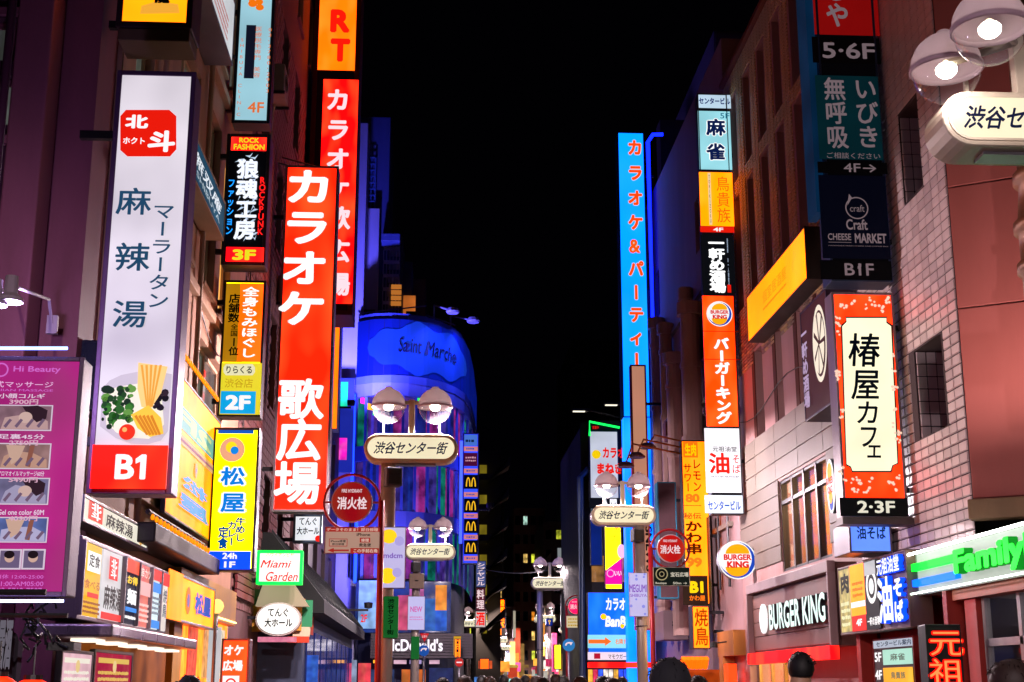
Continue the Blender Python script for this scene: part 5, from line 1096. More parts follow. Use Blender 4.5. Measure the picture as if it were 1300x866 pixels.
# lemon sour sign
AF = paint('#2c2018', .5)
s = Sign('projecting_sign', 'amber drinks sign with brown brush characters and a dark basement panel', 864, 559, 905, 768, Y=36.6, depth=.3, frame=.035, fmat=AF, face=glow('#ffb408', .95, .12), arm=XR)
s.rect(867, 561, 886, 581, IO, 'badge'); s.txt('生肉', 869, 563, 884, 579, IY, .04); BB = ink('#7a3208', .5); s.vtxt('レモン', 878, 582, 891, 625, BB, .02, 1); s.vtxt('サワー', 867, 588, 879, 625, BB, .02, 1); s.txt('80', 870, 627, 888, 638, IO, .05)
s.scrawl(867, 641, 890, 643, BB, 1); s.txt('秘伝', 868, 651, 890, 659, BB, .01); s.vtxt('かわ串', 869, 661, 892, 704, BB, .04, 1); s.txt('99', 871, 708, 891, 720, IO, .05); s.rect(866, 731, 899, 768, glow('#3c2414', .3, 0, False), 'floor_panel'); s.txt('B1', 875, 738, 893, 753, IY, .06); s.txt('かわ屋', 875, 756, 895, 763, IO, .03)
s = Sign('projecting_sign', 'short amber sign with brown brush strokes under the drinks sign', 878, 769, 902, 824, Y=35.8, depth=.5, frame=.03, fmat=AF, face=glow('#ffae10', .9, .2), arm=XR); s.vtxt('焼鳥', 881, 772, 900, 820, ink('#c05008', .7), .02, 1)
s = Sign('strip_sign', 'narrow amber light strip on the grey wall beside the drinks sign', 901, 655, 906, 822, Y=36.0, depth=.4, frame=.02, fmat=AF, face=glow('#ffa008', .9, .1), arm=XR)
# arm lamps on amber sign
for i in range(3):
    u0, v0 = (864, 562+i*10); ue, ve = (822-i*14, 566+i*12); p = atY(ue, ve, 36.2-i*.3); q = atY(864, 560+i*8, 36.8)
    t = thing('arm_lamp', ['top arm lamp reaching left from the amber drinks sign', 'middle arm lamp reaching left from the amber drinks sign', 'bottom arm lamp reaching left from the amber drinks sign'][i], 'lamp', tuple(q), 0, 'arm lamps on the amber sign')
    MB().tube([tuple(q), (p.x+.2, p.y, q.z+.05), tuple(p)], .025, 6).build('arm', paint('#a85a18', .5, .4), t, world=True)
    MB().lathe([(.01,.12),(.12,.1),(.24,.0),(.22,-.04),(.01,-.02)], p.x, p.y, p.z-.03, 12).build('lamp_shade', paint('#5c3a34', .5, .3), t, world=True)
# ban ban board etc.
s = Sign('billboard', 'blue lit karaoke billboard with white lettering and orange arrow', 746, 752, 802, 838, Y=45.6, depth=.4, frame=.02, fmat=SF, face=glow('#0a70e8', 1.0, .12))
s.txt('カラオケ', 769, 759, 803, 775, WT, .04); s.txt('BanBan', 768, 782, 806, 796, WT, .05, shear=.1); s.disc(766, 783, 4, IY, 'sun_print'); s.disc(790, 795, 3, IY, 'sun_print')
s.rect(746, 806, 802, 823, glow('#8ce0ec', .95, .1, False), 'lower_panel'); s.poly([(747,812),(768,812),(768,809),(776,814.5),(768,820),(768,817),(747,817)], ink('#ff6a20', 1), 'arrow'); s.txt('右隣すぐ', 781, 811, 800, 818, IO, .02)
s.rect(746, 828, 803, 838, ink('#e8dce8', .9), 'name_strip'); s.rect(754, 829.5, 762, 836.5, ink('#b01030', .8)); s.txt('マモウガール', 772, 830.5, 800, 836.5, BLK, .01)
t = thing('storefront', 'red awning shop front with bright goods below the blue karaoke billboard', 'shop front', (6, 46, 0))
a = atY(746, 841, 45.4); q = atY(806, 848, 45.4); MB().box(a.x, 7.5, 44.9, 45.4, q.z, a.z).build('awning', glow('#e01818', .8, .1), t, world=True)
rnd = random.Random(4)
for k in range(9):
    u = 747+k*6.5; a = atY(u, 850, 45.9); q = atY(u+5.5, 866, 45.9); MB().box(a.x, q.x, 45.9, 46.0, .2, a.z).build('goods_panel', glow(rnd.choice(['#3050ff', '#f0b040', '#e83060', '#e8e0d0', '#20a0c0']), .9, .6, False, 6), t, world=True)
s = Sign('billboard', 'white billboard with red karaoke characters behind the second street lamp', 748, 547, 786, 636, Y=47.2, depth=.4, frame=.03, fmat=SF, face=glow('#d0d4e0', .85, .15))
s.rect(750, 534, 786, 546, glow('#181c20', .2, 0, False)); s.disc(757, 577, 5.5, IY, 'bell_print'); s.txt('カラオケ', 765, 568, 802, 582, IR, .05); s.txt('まねき', 758, 588, 790, 602, IR, .06); s.rect(748, 632, 788, 646, ink('#181c24', .2)); s.txt('人間', 764, 633, 783, 644, WT, .04)
a = s.hit(748, 536); q = s.hit(786, 540); MB().tube([(a[0], -.1, a[1]-.5), (a[0], -.1, a[1]), (q[0], -.1, q[1]-.1)], .04, 6).build('neon_tube', glow('#10e850', 2.5, 0), s.root); s.txt('営業中', 752, 541, 760, 545, IR, .02)
s = Sign('billboard', 'yellow and magenta poster board above the blue karaoke billboard', 767, 652, 790, 748, Y=46.4, depth=.3, frame=.02, fmat=SF, face=glow('#ffe010', 1.0, .1))
s.txt('入館', 772, 668, 788, 676, IO, .02); s.txt('プレ', 776, 679, 788, 687, BLK, .02); s.poly([(768,725),(790,708),(790,742),(768,742)], ink('#f010a0', 1)); s.disc(775, 728, 5, ink('#f8a0d0', 1), ring=.25); s.disc(789, 700, 9, ink('#f8c0d8', 1), sx=.6); s.txt('いい', 780, 725, 789, 731, WT, .02)
s = Sign('billboard', 'deep blue dark banner left of the yellow poster board', 749, 652, 765, 718, Y=46.8, depth=.3, frame=.02, fmat=SF, face=glow('#0a2c90', .5, .3))
b = thing('corner_building', 'narrow dark building carrying the karaoke billboards', 'building', (8, 52, 0))
wl = Wall(b, (4.55+.5, 47.7, 0), 0, 6, 10.6); hs = [wl.lhole(.3+k*.9, z, .9+k*.9, z+1) for k in range(3) for z in (3, 5, 7.4)]; wl.build(paint('#16141a', .7)); [wl.window(h, GW[i % 3]) for i, h in enumerate(hs)]
body(b, 5.1, 11, 48.0, 56, 0, 10.5, paint('#141218', .8))
m = MB().tube([(5.0, 47.4, 1), (5.0, 47.4, 8.6), (5.3, 47.4, 8.9)], .12, 8); m.build('drain_pipe', paint('#3a4a68', .5, .3), b, world=True)
# pale signboard with mark and shop row under the burger disc
s = Sign('facade_sign', 'plain pinkish grey box sign with a small dark mark on the right wall', 842, 775, 874, 812, Y=41, depth=1.6, frame=.0, fmat=paint('#a08088', .6), face=glow('#a8808c', .35, .1), arm=XR); s.txt('椿', 853, 787, 864, 797, BLK, .05)
s = Sign('facade_sign', 'dark violet unlit sign panel behind the hydrant disc', 834, 612, 862, 760, Y=38.2, depth=.5, frame=.03, fmat=paint('#1888b0', .5), face=paint('#5a3440', .6), arm=XR)
t = thing('storefront', 'orange lit bar front with scalloped awning at the foot of the amber signs', 'shop front', (7.2, 38, 0))
a = atY(864, 836, 35.5); q = atY(898, 850, 35.5); m = MB()
for k in range(6): x = a.x+(q.x-a.x)*k/6; m.tube([(x+.05, 35.5, q.z+.05), (x+.05, 35.3, a.z)], .075, 8)
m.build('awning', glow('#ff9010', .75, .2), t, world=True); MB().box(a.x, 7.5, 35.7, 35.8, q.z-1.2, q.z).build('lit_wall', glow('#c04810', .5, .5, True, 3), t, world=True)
MB().box(7.2, 7.5, 33.6, 35.5, 2.3, 2.9).box(7.2, 7.5, 34.9, 35.4, 0, 2.3).build('wood_lintel', paint('#a8682c', .6), t, world=True)
MB().tube([(6.9, 34.4, 2.6), (7.3, 34.4, 2.65)], .02, 6).lathe([(.02,.1),(.08,.08),(.1,-.05),(.02,-.05)], 6.88, 34.4, 2.55, 10).build('spot_lamp', BLACK, t, world=True)
MB().box(7.1, 7.3, 33.8, 34.3, 1.4, 2.1).build('lit_panel', glow('#ff5a20', .9, .3), t, world=True)
def ac_unit(label, x, y, z, side):
    t = thing('air_conditioner', label, 'air conditioner', (x, y, z), R(90) if side < 0 else R(-90), 'air conditioner boxes on the facades'); cm = paint('#8c8078', .6, .1, .1, 5, .45)
    MB().box(-.4, .4, -.34, -.04, 0, .6).build('casing', cm, t, bev=.02)
    m = MB()
    for k in range(1, 5): r = .045*k; P = [(-.08+r*math.cos(2*math.pi*q/16), -.35, .3+r*math.sin(2*math.pi*q/16)) for q in range(17)]; m.tube(P, .006, 4)
    m.build('fan_grille', BLACK, t); MB().box(-.42, -.38, -.36, .0, -.06, -.001).box(.38, .42, -.36, .0, -.06, -.001).build('bracket', DKSTEEL, t)
    MB().tube([(.3,-.1,.1),(.3,-.04,-.2),(.34,-.04,-1.6)], .025, 6).build('hose', paint('#b0a498', .7), t)
for i, (x, y, z, sd, lb) in enumerate(((XL, 19.1, 10.9, -1, 'air conditioner box on the tan wall above the blue brush lettered sign'), (XL, 26.3, 13.2, -1, 'air conditioner box high on the brown brick building'), (XL, 29.2, 9.6, -1, 'air conditioner box on the brick wall between the black clothing sign and the karaoke sign'), (XR, 35.3, 8.3, 1, 'air conditioner box beside the stacked tenant sign'), (XR, 44.4, 12.6, 1, 'air conditioner box among the thick pipes, uppermost'), (XR, 40.9, 10.2, 1, 'air conditioner box among the thick pipes, middle one'), (XR, 43.2, 6.4, 1, 'air conditioner box among the thick pipes, lowest'))): ac_unit(lb, x, y, z, sd)
def wall_cable(label, pts):
    t = thing('cable', label, 'cable', pts[0]); MB().tube(pts, .012, 5).build('wire', BLACK, t, world=True)
wall_cable('sagging black cable looped along the tan wall behind the noodle sign', [(XL+.03, 14.3+k*.55, 6.9-.25*math.sin(k*.63)) for k in range(16)])
wall_cable('black cable dropping down the brick wall beside the clothing sign', [(XL+.03, 24.6+.05*math.sin(k), 3+k*.9) for k in range(14)])
wall_cable('thin cable strung along the pink facade under the amber box', [(XR-.03, 33.2-k*.8, 7.9-.18*math.sin(k*.8)) for k in range(12)])
wall_cable('cable running over the grey wall between the pipes', [(XR-.04, 34+k*.9, 7-.3*math.sin(k*.7)) for k in range(15)])
# ================================================================== street lamps with the street name
POST = paint('#c0b4ac', .45, .3, .05, 4, .3); LAMPW = paint('#d8cdb4', .4, 0, .05, 6, .15); DOME = translucent_shell('#c8b0c0', .4)
def stadium(hw, hh, n=12):
    P = []
    for k in range(n+1): a = -math.pi/2 + math.pi*k/n; P.append((hw-hh+hh*math.cos(a), hh*math.sin(a)))
    for k in range(n+1): a = math.pi/2 + math.pi*k/n; P.append((-hw+hh+hh*math.cos(a), hh*math.sin(a)))
    return P
def make_lamp(postdx, zs, energy=70, detail=True, depth=.34, heads=None):
    t = thing('street_lamp', '', 'street lamp', (0,0,0), 0, 'twin globe street lamps carrying the street name')
    MB().tube([(postdx,.0,0),(postdx,.0,zs-.24)], .13, 16, .12).build('post', POST, t, smooth=True)
    MB().tube([(postdx,0,1.0),(postdx,0,1.04)], .15, 16).tube([(postdx,0,2.9),(postdx,0,2.94)], .14, 16).build('post_band', STEEL, t, smooth=True)
    MB().prism([(x, zs+z) for x, z in stadium(.76, .235)], -depth/2, depth/2).build('sign_box', LAMPW, t, bev=.025)
    MB().prism([(x, zs+z) for x, z in stadium(.70, .175)], -depth/2-.006, -depth/2+.001).build('sign_face', glow('#f7edc8', .95, .08), t)
    n = len(stadium(.7,.175)); O_ = stadium(.72, .195); I_ = stadium(.70, .175); m = MB()
    for i in range(n): j = (i+1) % n; m.prism([(O_[i][0], zs+O_[i][1]), (O_[j][0], zs+O_[j][1]), (I_[j][0], zs+I_[j][1]), (I_[i][0], zs+I_[i][1])], -depth/2-.012, -depth/2+.001)
    m.build('sign_rim', LAMPW, t)
    vs, fs = glyphs('渋谷センター街', .022); vs = [(x+.35*y, y, z) for x, y, z in vs]; xs = [v[0] for v in vs]; ys = [v[1] for v in vs]; m = MB()
    m.v = [(-.60+(x-min(xs))/(max(xs)-min(xs))*1.2, -depth/2-.01, zs-.10+(y-min(ys))/(max(ys)-min(ys))*.2) for x, y, z in vs]; m.f = list(fs)
    m.build('lettering', ink('#26346c', .16), t)
    MB().box(-.4, .4, -.1, .1, zs-.262, zs-.236).build('underside_hatch', STEEL, t)
    MB().box(-.05, .05, -.05, .05, zs+.23, zs+.82).build('stem', LAMPW, t, bev=.01)
    hd = heads or [(-.38, 0), (.38, 0)]
    MB().tube([(hd[0][0], hd[0][1], zs+(hd[0][2]+.02 if len(hd[0]) > 2 else .76)), (0, 0, zs+.78), (hd[1][0], hd[1][1], zs+(hd[1][2]+.02 if len(hd[1]) > 2 else .76))], .035, 8).build('cross_arm', LAMPW, t)
    MB().box(-.47, -.44, -.02, .02, zs+.23, zs+.42).box(.44, .47, -.02, .02, zs+.23, zs+.42).build('finial', LAMPW, t)
    for x, y, *z3 in hd:
        zc = zs + (z3[0] if z3 else .74); r = .275
        dome = [(.0, r*1.12), (.05, r*1.1), (.07, r*1.0)] + [(r*math.sin(a), r*math.cos(a)) for a in [R(20+q*10) for q in range(8)]] + [(r*1.05, -.005), (r*1.06, -.04), (r*1.0, -.05), (r*.96, -.01)]
        MB().lathe(dome, x, y, zc, 24).build('lamp_dome', DOME, t, smooth=True)
        MB().lathe([(r*.97*math.cos(a), -.045-r*.97*math.sin(a)) for a in [R(q*9) for q in range(11)]], x, y, zc, 24).build('glass_bowl', bowl_glass(), t, smooth=True)
        MB().lathe([(0, -.07), (.05, -.06), (.08, -.03), (.085, .01), (.06, .04), (0, .05)], x, y, zc-.03, 14).build('bulb', glow('#fff4e0', 16, 0), t, smooth=True)
        if detail:
            l = bpy.data.lights.new('lamp_light', 'SPOT'); l.energy = energy; l.color = (1, .80, .84); l.shadow_soft_size = .09; l.spot_size = R(178); l.spot_blend = .12
            o = bpy.data.objects.new('lamp_light', l); C.objects.link(o); o.parent = t; o.location = (x, y, zc-.22); o.rotation_euler = (0, R(-33 if x > 0 else 33) if not heads else R(-30 if y < 0 else 10), 0)
    return t
def dim(o, f):
    for ch in o.children:
        if ch.type == 'LIGHT': ch.data = ch.data.copy(); ch.data.energy *= f
LAMPS = []
def put_lamp(src, u, v, Y, label, pdx=0):
    p = atY(u, v, Y); o = src if src is not None and src.get('label') == '' else (copy_tree(src) if src else None)
    o.location = (p.x, Y, 0); o['label'] = label; return o, p
ZS = 5.42
E_ = 1150
p1 = atY(522, 571, 22.2); L1 = make_lamp(-.36, p1.z, E_*1.6); L1.location = (p1.x, 22.2, 0); L1['label'] = 'large twin globe street lamp at the left, its sign above the red hydrant disc'
p2 = atY(791, 655, 32.2); L2 = make_lamp(.38, p2.z, E_*1.6); L2.location = (p2.x, 32.2, 0); L2['label'] = 'twin globe street lamp before the sky blue tower sign'
p3 = atY(1300, 165, 10.3); ha = atY(1201, 84, 10.0) - p3; hb = atY(1256, 32, 9.25) - p3
L3 = make_lamp(.85, p3.z, E_*.022, True, .46, [(ha.x, ha.y, ha.z), (hb.x, hb.y, hb.z)]); L3.location = (p3.x, 10.3, 0); L3['label'] = 'nearest twin globe street lamp, cut by the right edge of the picture'
p4 = atY(546, 701, 41.5); L4 = make_lamp(-.4, p4.z, E_*1.4); L4.location = (p4.x, 41.5, 0); L4['label'] = 'second twin globe street lamp on the left, before the glass corner building'
p5 = atY(698, 741, 55.5); L5 = copy_tree(L4); L5.location = (p5.x, 55.5, 0); L5['label'] = 'twin globe street lamp left of the magenta hydrant disc down the street'; L5.scale = (1,1,p5.z/p4.z)
dim(L5, .3)
for k, (x, y) in enumerate(((-.45, -5.5), (4.4, -7.0))):     # unseen lamps added along the rows behind the camera, boosted as fill light
    o = copy_tree(L1 if k == 0 else L3); o.location = (x, y, 0); o['label'] = ['twin globe street lamp of the left row behind the camera', 'twin globe street lamp of the right row behind the camera'][k]
    dim(o, (2.0, 100)[k])
far = [(603, 792, 78, 'street lamp with one bright globe beside the fast food sign stack'), (634, 813, 120, 'small distant street lamp below the vertical yellow sign'), (645, 823, 150, 'small distant street lamp just right of the vertical yellow sign'), (692, 786, 95, 'small distant street lamp behind the magenta hydrant disc'), (700, 818, 125, 'small distant street lamp beside the yellow and white banner'), (690, 829, 155, 'smallest distant street lamp at the end of the right row')]
for u, v, Y, lb in far:
    p = atY(u, v, Y); o = copy_tree(L4); o.location = (p.x, Y, 0); o['label'] = lb; o.scale = (1, 1, p.z/p4.z)
    dim(o, .6 if Y < 100 else 6)
# things on the posts
def on_post(name, label, cat, u0, v0, u1, v1, Y, **k): return Sign(name, label, u0, v0, u1, v1, Y=Y, cat=cat, **k)
def darkcam(label, u, v, Y):
    p = atY(u, v, Y); t = thing('speaker', label, 'speaker', tuple(p), R(15)); MB().box(-.13, .13, -.12, .12, -.15, .15).build('casing', paint('#38343a', .5), t, bev=.02); MB().box(-.1, .1, -.135, -.121, -.12, .12).build('grille', BLACK, t); MB().box(-.03, .03, .12, .3, -.03, .03).build('bracket', STEEL, t)
    return t
darkcam('dark box speaker under the sign of the large left street lamp', 499, 606, 21.9)
darkcam('dark box speaker under the sign of the second left street lamp', 528, 720, 41.2)
darkcam('dark box speaker under the sign before the sky blue tower', 809, 680, 31.9)
BAN = glow('#c8c4f4', .85, .1)
s = Sign('pole_banner', 'pale lilac banner with yellow spots round the large left lamp post', 486, 669, 514, 747, Y=21.95, depth=.05, frame=.01, fmat=STEEL, face=BAN)
for (u, v, r) in ((494, 681, 9), (492, 731, 10)): s.disc(u, v, r, ink('#ffd820', 1), 'spot_print', sx=1.1)
for (u, v, r) in ((507, 687, 6), (504, 727, 6)): s.disc(u, v, r, ink('#b0a8e8', .9), 'spot_print')
s.txt('mdcm', 487, 702, 511, 709, ink('#8060c0', .9), .03)
s = Sign('post_wrap', 'green wrap with dark brush print low on the large left lamp post', 487, 757, 505, 810, Y=22.0, depth=.26, frame=0, fmat=paint('#1c8038', .6), face=glow('#1c8c3c', .35, .1)); s.vtxt('渋谷センター街', 492, 760, 500, 806, BLK, .03, 1)
s = Sign('pole_banner', 'pale lilac banner with pink lettering on the second left lamp post', 518, 757, 539, 800, Y=41.2, depth=.05, frame=.01, fmat=STEEL, face=BAN); s.txt('NEW', 521, 770, 536, 777, ink('#d060b0', .9), .03); s.scrawl(520, 782, 537, 788, ink('#d080c0', .9), 2)
s = Sign('post_wrap', 'green wrap low on the second left lamp post', 522, 808, 532, 837, Y=41.3, depth=.24, frame=0, fmat=paint('#1c8038', .6), face=glow('#1c8c3c', .35, .1))
s = Sign('pole_banner', 'lilac blue banner with violet lettering on the right lamp post', 798, 727, 823, 783, Y=31.9, depth=.05, frame=.01, fmat=STEEL, face=BAN); s.txt('MEGUMI', 799, 742, 821, 752, ink('#8048c0', .9), .02); s.txt('SHIBUYA', 800, 754, 821, 758, ink('#8048c0', .9), .01)
for k in range(9): s.disc(random.uniform(801, 820), random.choice([random.uniform(729, 739), random.uniform(760, 780)]), random.uniform(1, 2.4), ink('#8c90e8', .9), 'spot_print', n=8)
# junction box on second post
p = atY(529, 738, 41.2); t = thing('junction_box', 'beige junction box on the second left lamp post', 'box', tuple(p)); MB().box(-.22, .22, -.15, .1, -.22, .22).build('casing', paint('#a08c7c', .5), t, bev=.02); MB().lathe([(.0,0),(.05,0),(.05,.02),(0,.02)], 0, -.16, 0, 10).build('knob', BLACK, t)
# fire hydrant signs
HR = paint('#a01420', .4, .1, .05, 5, .15)
def hydrant(label, uc, vc, r, Y, upole, face, ph):
    c = atY(uc, vc, Y); rr = abs(atY(uc, vc-r, Y).z - c.z); px = atY(upole, vc, Y).x; t = thing('hydrant_sign', label, 'sign', (px, Y, 0), 0, 'red hydrant signs on poles')
    MB().tube([(px, Y, 0), (px, Y, c.z+rr*.1)], .045, 10).build('pole', HR, t, world=True, smooth=True)
    R2 = rr*1.36; m = MB(); P = [(c.x+R2*math.cos(2*math.pi*k/40), Y, c.z+R2*math.sin(2*math.pi*k/40)) for k in range(41)]; m.tube(P, .022, 6).build('ring', HR, t, world=True, smooth=True)
    MB().box(c.x-R2, c.x+R2, Y-.01, Y+.01, c.z-.015, c.z+.015).build('cross_bar', HR, t, world=True)
    ci = lambda k_, y0, y1: MB().prism([(c.x+k_*math.cos(2*math.pi*k/36), c.z+k_*math.sin(2*math.pi*k/36)) for k in range(36)], y0, y1)
    ci(rr, Y-.07, Y-.02).build('disc', paint('#c8b8c0', .5), t, world=True); ci(rr*.94, Y-.08, Y-.071).build('disc_face', face, t, world=True)
    k = rr*2/(2*r)
    free_txt('消火栓', uc-r*.72, vc-r*.28, uc+r*.72, vc+r*.34, Y-.086, WT2, t, .03); free_txt('FIRE HYDRANT', uc-r*.5, vc-r*.66, uc+r*.5, vc-r*.48, Y-.086, WT2, t, .02)
    return t
WT2 = ink('#f0d8dc', .8)
hydrant('large red hydrant disc in a ring on the left pole', 447, 638, 26, 20.0, 484.5, glow('#b00c1c', .55, .1), 0)
hydrant('red hydrant disc in a ring on the right pole before the violet panel', 851, 697, 18, 24.0, 826, glow('#c81414', .7, .1), 0)
hydrant('small magenta hydrant disc on a pole far down the street', 731, 770, 10, 50, 719, glow('#e01870', .9, .1), 0)
s = Sign('sign_plate', 'cream and red phone repair plate under the left hydrant disc', 413, 669, 482, 703, Y=19.9, depth=.03, frame=.008, fmat=paint('#8a4038', .5), face=glow('#d8b09c', .55, .12))
RR = ink('#c03028', .6); s.rect(413, 669, 482, 675.5, RR); s.txt('データそのまま！即日修理', 415, 670.3, 480, 674.8, ink('#f0d0c0', .7), .02); s.rect(445, 696, 481, 703, RR); s.txt('この手前右角', 449, 697, 479, 702, ink('#f0d0c0', .7), .03)
s.rect(418, 684, 441, 694, RR, 'frame_line'); s.rect(418.8, 684.8, 440.2, 693.2, ink('#d8b09c', .55)); s.txt('iPhone修理', 420, 685.5, 439, 689, BLK, .02); s.txt('即日修理', 422, 689.6, 437, 692.6, BLK, .02); s.txt('iPhone', 453, 677, 470, 681, BLK, .02); s.rect(457, 683, 470, 689, RR); s.txt('修理', 458.5, 684, 468.5, 688.3, ink('#f0d0c0', .7), .03); s.txt('救急便', 456, 690, 471, 694.5, BLK, .02); s.poly([(416,699),(424,696),(424,698),(443,698),(443,700),(424,700),(424,702)], RR, 'arrow')
s = Sign('sign_plate', 'dark green plate with a watch dial under the right hydrant disc', 829, 720, 876, 744, Y=23.9, depth=.03, frame=.01, fmat=paint('#b0a898', .4, .4), face=glow('#16221c', .4, .1))
s.disc(840, 729, 8, ink('#b8ac80', .6), 'dial_print'); s.disc(840, 729, 6.6, ink('#101812', .1), 'dial_print'); s.disc(840, 729, 3.5, ink('#b8ac80', .5), 'dial_print', ring=.3); s.txt('宝石広場', 851, 726.5, 874, 732.5, ink('#d8d4c0', .7), .03); s.txt('Boutique', 832, 739, 846, 742.5, ink('#d8d4c0', .7), .02); s.txt('50m →', 854, 739, 872, 742, ink('#d8d4c0', .7), .02)
s = Sign('sign_plate', 'small yellow and white plate under the magenta hydrant disc', 719, 782, 742, 797, Y=49.9, depth=.03, frame=0, fmat=STEEL, face=glow('#e8d8b0', .7, .1)); s.scrawl(721, 784, 741, 796, ink('#c8a010', .8), 3)
# traffic signs
def post_sign(label, u, v, r, Y, kind):
    c = atY(u, v, Y); rr = abs(atY(u, v-r, Y).z-c.z); t = thing('traffic_sign', label, 'traffic sign', (c.x, Y, 0))
    MB().tube([(c.x, Y+.05, 0), (c.x, Y+.05, c.z+rr*.9)], .03, 8).build('pole', STEEL, t, world=True, smooth=True)
    if kind == 'tri': P = [(c.x-rr, c.z+rr*.8), (c.x+rr, c.z+rr*.8), (c.x, c.z-rr)]
    else: P = [(c.x+rr*math.cos(2*math.pi*k/28), c.z+rr*math.sin(2*math.pi*k/28)) for k in range(28)]
    col = {'tri': '#c81828', 'blue': '#1450b8', 'no': '#c01420', 'turn': '#2880c8'}[kind]
    MB().prism(P, Y-.02, Y+.02).build('disc', glow(col, .6, .1), t, world=True)
    if kind == 'no': MB().box(c.x-rr*.65, c.x+rr*.65, Y-.026, Y-.021, c.z-rr*.15, c.z+rr*.15).build('bar', WT2, t, world=True)
    if kind in ('blue', 'turn'):
        PP_ = [(c.x+rr*.45*math.cos(a)*1.1, Y-.03, c.z-rr*.1+rr*.45*math.sin(a)) for a in [R(180-q*15) for q in range(9)]]; MB().tube(PP_, rr*.12, 5).build('arrow_bar', WT2, t, world=True)
        e = PP_[-1]; MB().prism([(e[0]+rr*.1, e[2]-rr*.35), (e[0]+rr*.4, e[2]+rr*.15), (e[0]-rr*.25, e[2]+rr*.2)], Y-.032, Y-.024).build('arrow_head', WT2, t, world=True)
    if kind == 'tri': free_txt('止まれ', u-r*.55, v-r*.45, u+r*.55, v+.5, Y-.03, WT2, t)
post_sign('red triangular stop sign behind the second left lamp post', 539, 809, 6, 43, 'tri'); post_sign('blue round arrow sign below the red triangle', 538, 826, 7, 42.8, 'blue')
post_sign('red no entry disc right of the dark slatted fascia', 583, 841, 5.5, 46, 'no'); post_sign('blue round turning arrow sign by the magenta hydrant pole', 722, 819, 8, 44, 'turn')
s = Sign('vertical_sign', 'narrow yellow lit strip sign right of the dark slatted fascia', 577, 811, 585, 835, Y=48, depth=.2, frame=.02, fmat=BLACK, face=glow('#e0a818', .8, .2)); s.scrawl(578, 812, 584, 834, BLK, 1, vertical=True)
# ================================================================== far end of the street
def far_building(label, u0, u1, vt, Y, dep, col, rows=0, cols=0, lit=.15, seed=1):
    xa = atY(u0, vt, Y).x; xb = atY(u1, vt, Y).x; zt = atY((u0+u1)/2, vt, Y).z; t = thing('corner_building', label, 'building', ((xa+xb)/2, Y, 0))
    W_ = Wall(t, (xa, Y, 0), 0, xb-xa, zt); rnd = random.Random(seed); hs = []
    for j in range(rows):
        for i in range(cols):
            w_ = (xb-xa)/cols; h_ = (zt-2)/rows; hs.append(W_.lhole(w_*(i+.2), 1.5+h_*(j+.3), w_*(i+.8), 1.5+h_*(j+.8)))
    W_.build(paint(col, .7, scale=1), rec=.3)
    for h in hs: W_.window(h, (glassy('#101014', rnd.choice(['#ff9a30', '#ffd070', '#a8d0c0', '#e0e840']), rnd.uniform(.4, 1.2)) if rnd.random() < lit else GW[0]), f=.05)
    body(t, xa+.01, xb-.01, Y+.35, Y+dep, 0, zt-.05, paint(col, .7, scale=1)); return t, W_
far_building('dark distant tower block with a few amber windows at the end of the street', 652, 692, 645, 175, 25, '#a87c68', 9, 4, .3, 3)
far_building('dark distant block right of the tower with pale green lit bays', 690, 716, 662, 160, 20, '#4a3c3c', 8, 2, .3, 5)
far_building('very tall almost black block left of the sky blue tower sign', 726, 800, 432, 150, 20, '#0c1018', 12, 4, .0, 6)
far_building('dark brown block standing low between the far signs', 700, 745, 700, 120, 15, '#3a2c30', 6, 3, .25, 8)
far_building('dark block behind the balconied building', 592, 640, 640, 150, 15, '#1c1618', 5, 4, .1, 9)
t, W_ = far_building('balconied building with yellow lit stair landings behind the fast food stack', 606, 636, 572, 80, 12, '#3c3426', 0, 0, 0, 10)
for k in range(6):
    v = 590+k*38; a = atY(609, v, 79.5); q = atY(618, v+24, 79.5); MB().box(a.x, q.x, 79.6, 79.8, q.z, a.z).build('lit_landing', glow('#c8b030', .28, .5, False, 1), t, world=True)
    a = atY(608, v+16, 79); q = atY(646-k*1.2, v+24, 79); m = MB().prism([(a.x, a.z), (q.x-.9, a.z), (q.x, a.z+.5), (q.x, a.z+1.0), (q.x-.3, a.z+.5), (q.x-1.2, q.z), (a.x, q.z)], 77.5, 79.6); m.build('balcony', paint('#4c4436', .7), t, world=True)
def vsign(label, u0, v0, u1, v1, Y, face, st=None, im=None, **k):
    s = Sign('vertical_sign', label, u0, v0, u1, v1, Y=Y, depth=.3, frame=.03, fmat=DKSTEEL, face=face, **k)
    if st: s.vtxt(st, u0+1, v0+2, u1-1, v1-2, im or IR, .03, .95)
    return s
vsign('white vertical sign with orange karaoke characters far down on the right', 720, 684, 734, 768, 57, glow('#c8d0c0', .7, .1), 'カラオケ・BAR', IO)
vsign('small grey lit plate on the far right facades', 707, 695, 718, 710, 70, glow('#a8b0b0', .5, .1))
vsign('vertical yellow letter sign in the far middle', 629, 759, 642, 809, 100, glow('#181008', .2, 0, False), '居酒屋バー', glow('#ffb810', 1.3, 0))
vsign('pale blue vertical sign below the fast food stack', 604, 712, 617, 746, 58, glow('#5868a8', .5, .15), 'シブヤビル', WT2)
vsign('maroon vertical sign under the pale blue one', 604, 746, 616, 776, 58.2, glow('#701c34', .5, .1), '料理', WT2)
vsign('white square sign with red lettering beside the one globe lamp', 603, 774, 617, 797, 59, glow('#e0d0d0', .7, .1), '酒', IR)
vsign('narrow amber sign behind the one globe lamp', 617, 745, 627, 790, 84, glow('#e0a030', .7, .2), '焼肉', BLK)
vsign('round edged blue sign with yellow letters far down the street', 693, 785, 702, 795, 90, glow('#1030a0', .7, 0), '01', IY)
vsign('violet lit panel behind the blue turning arrow', 733, 812, 747, 840, 60, glow('#8080d8', .6, .2), None)
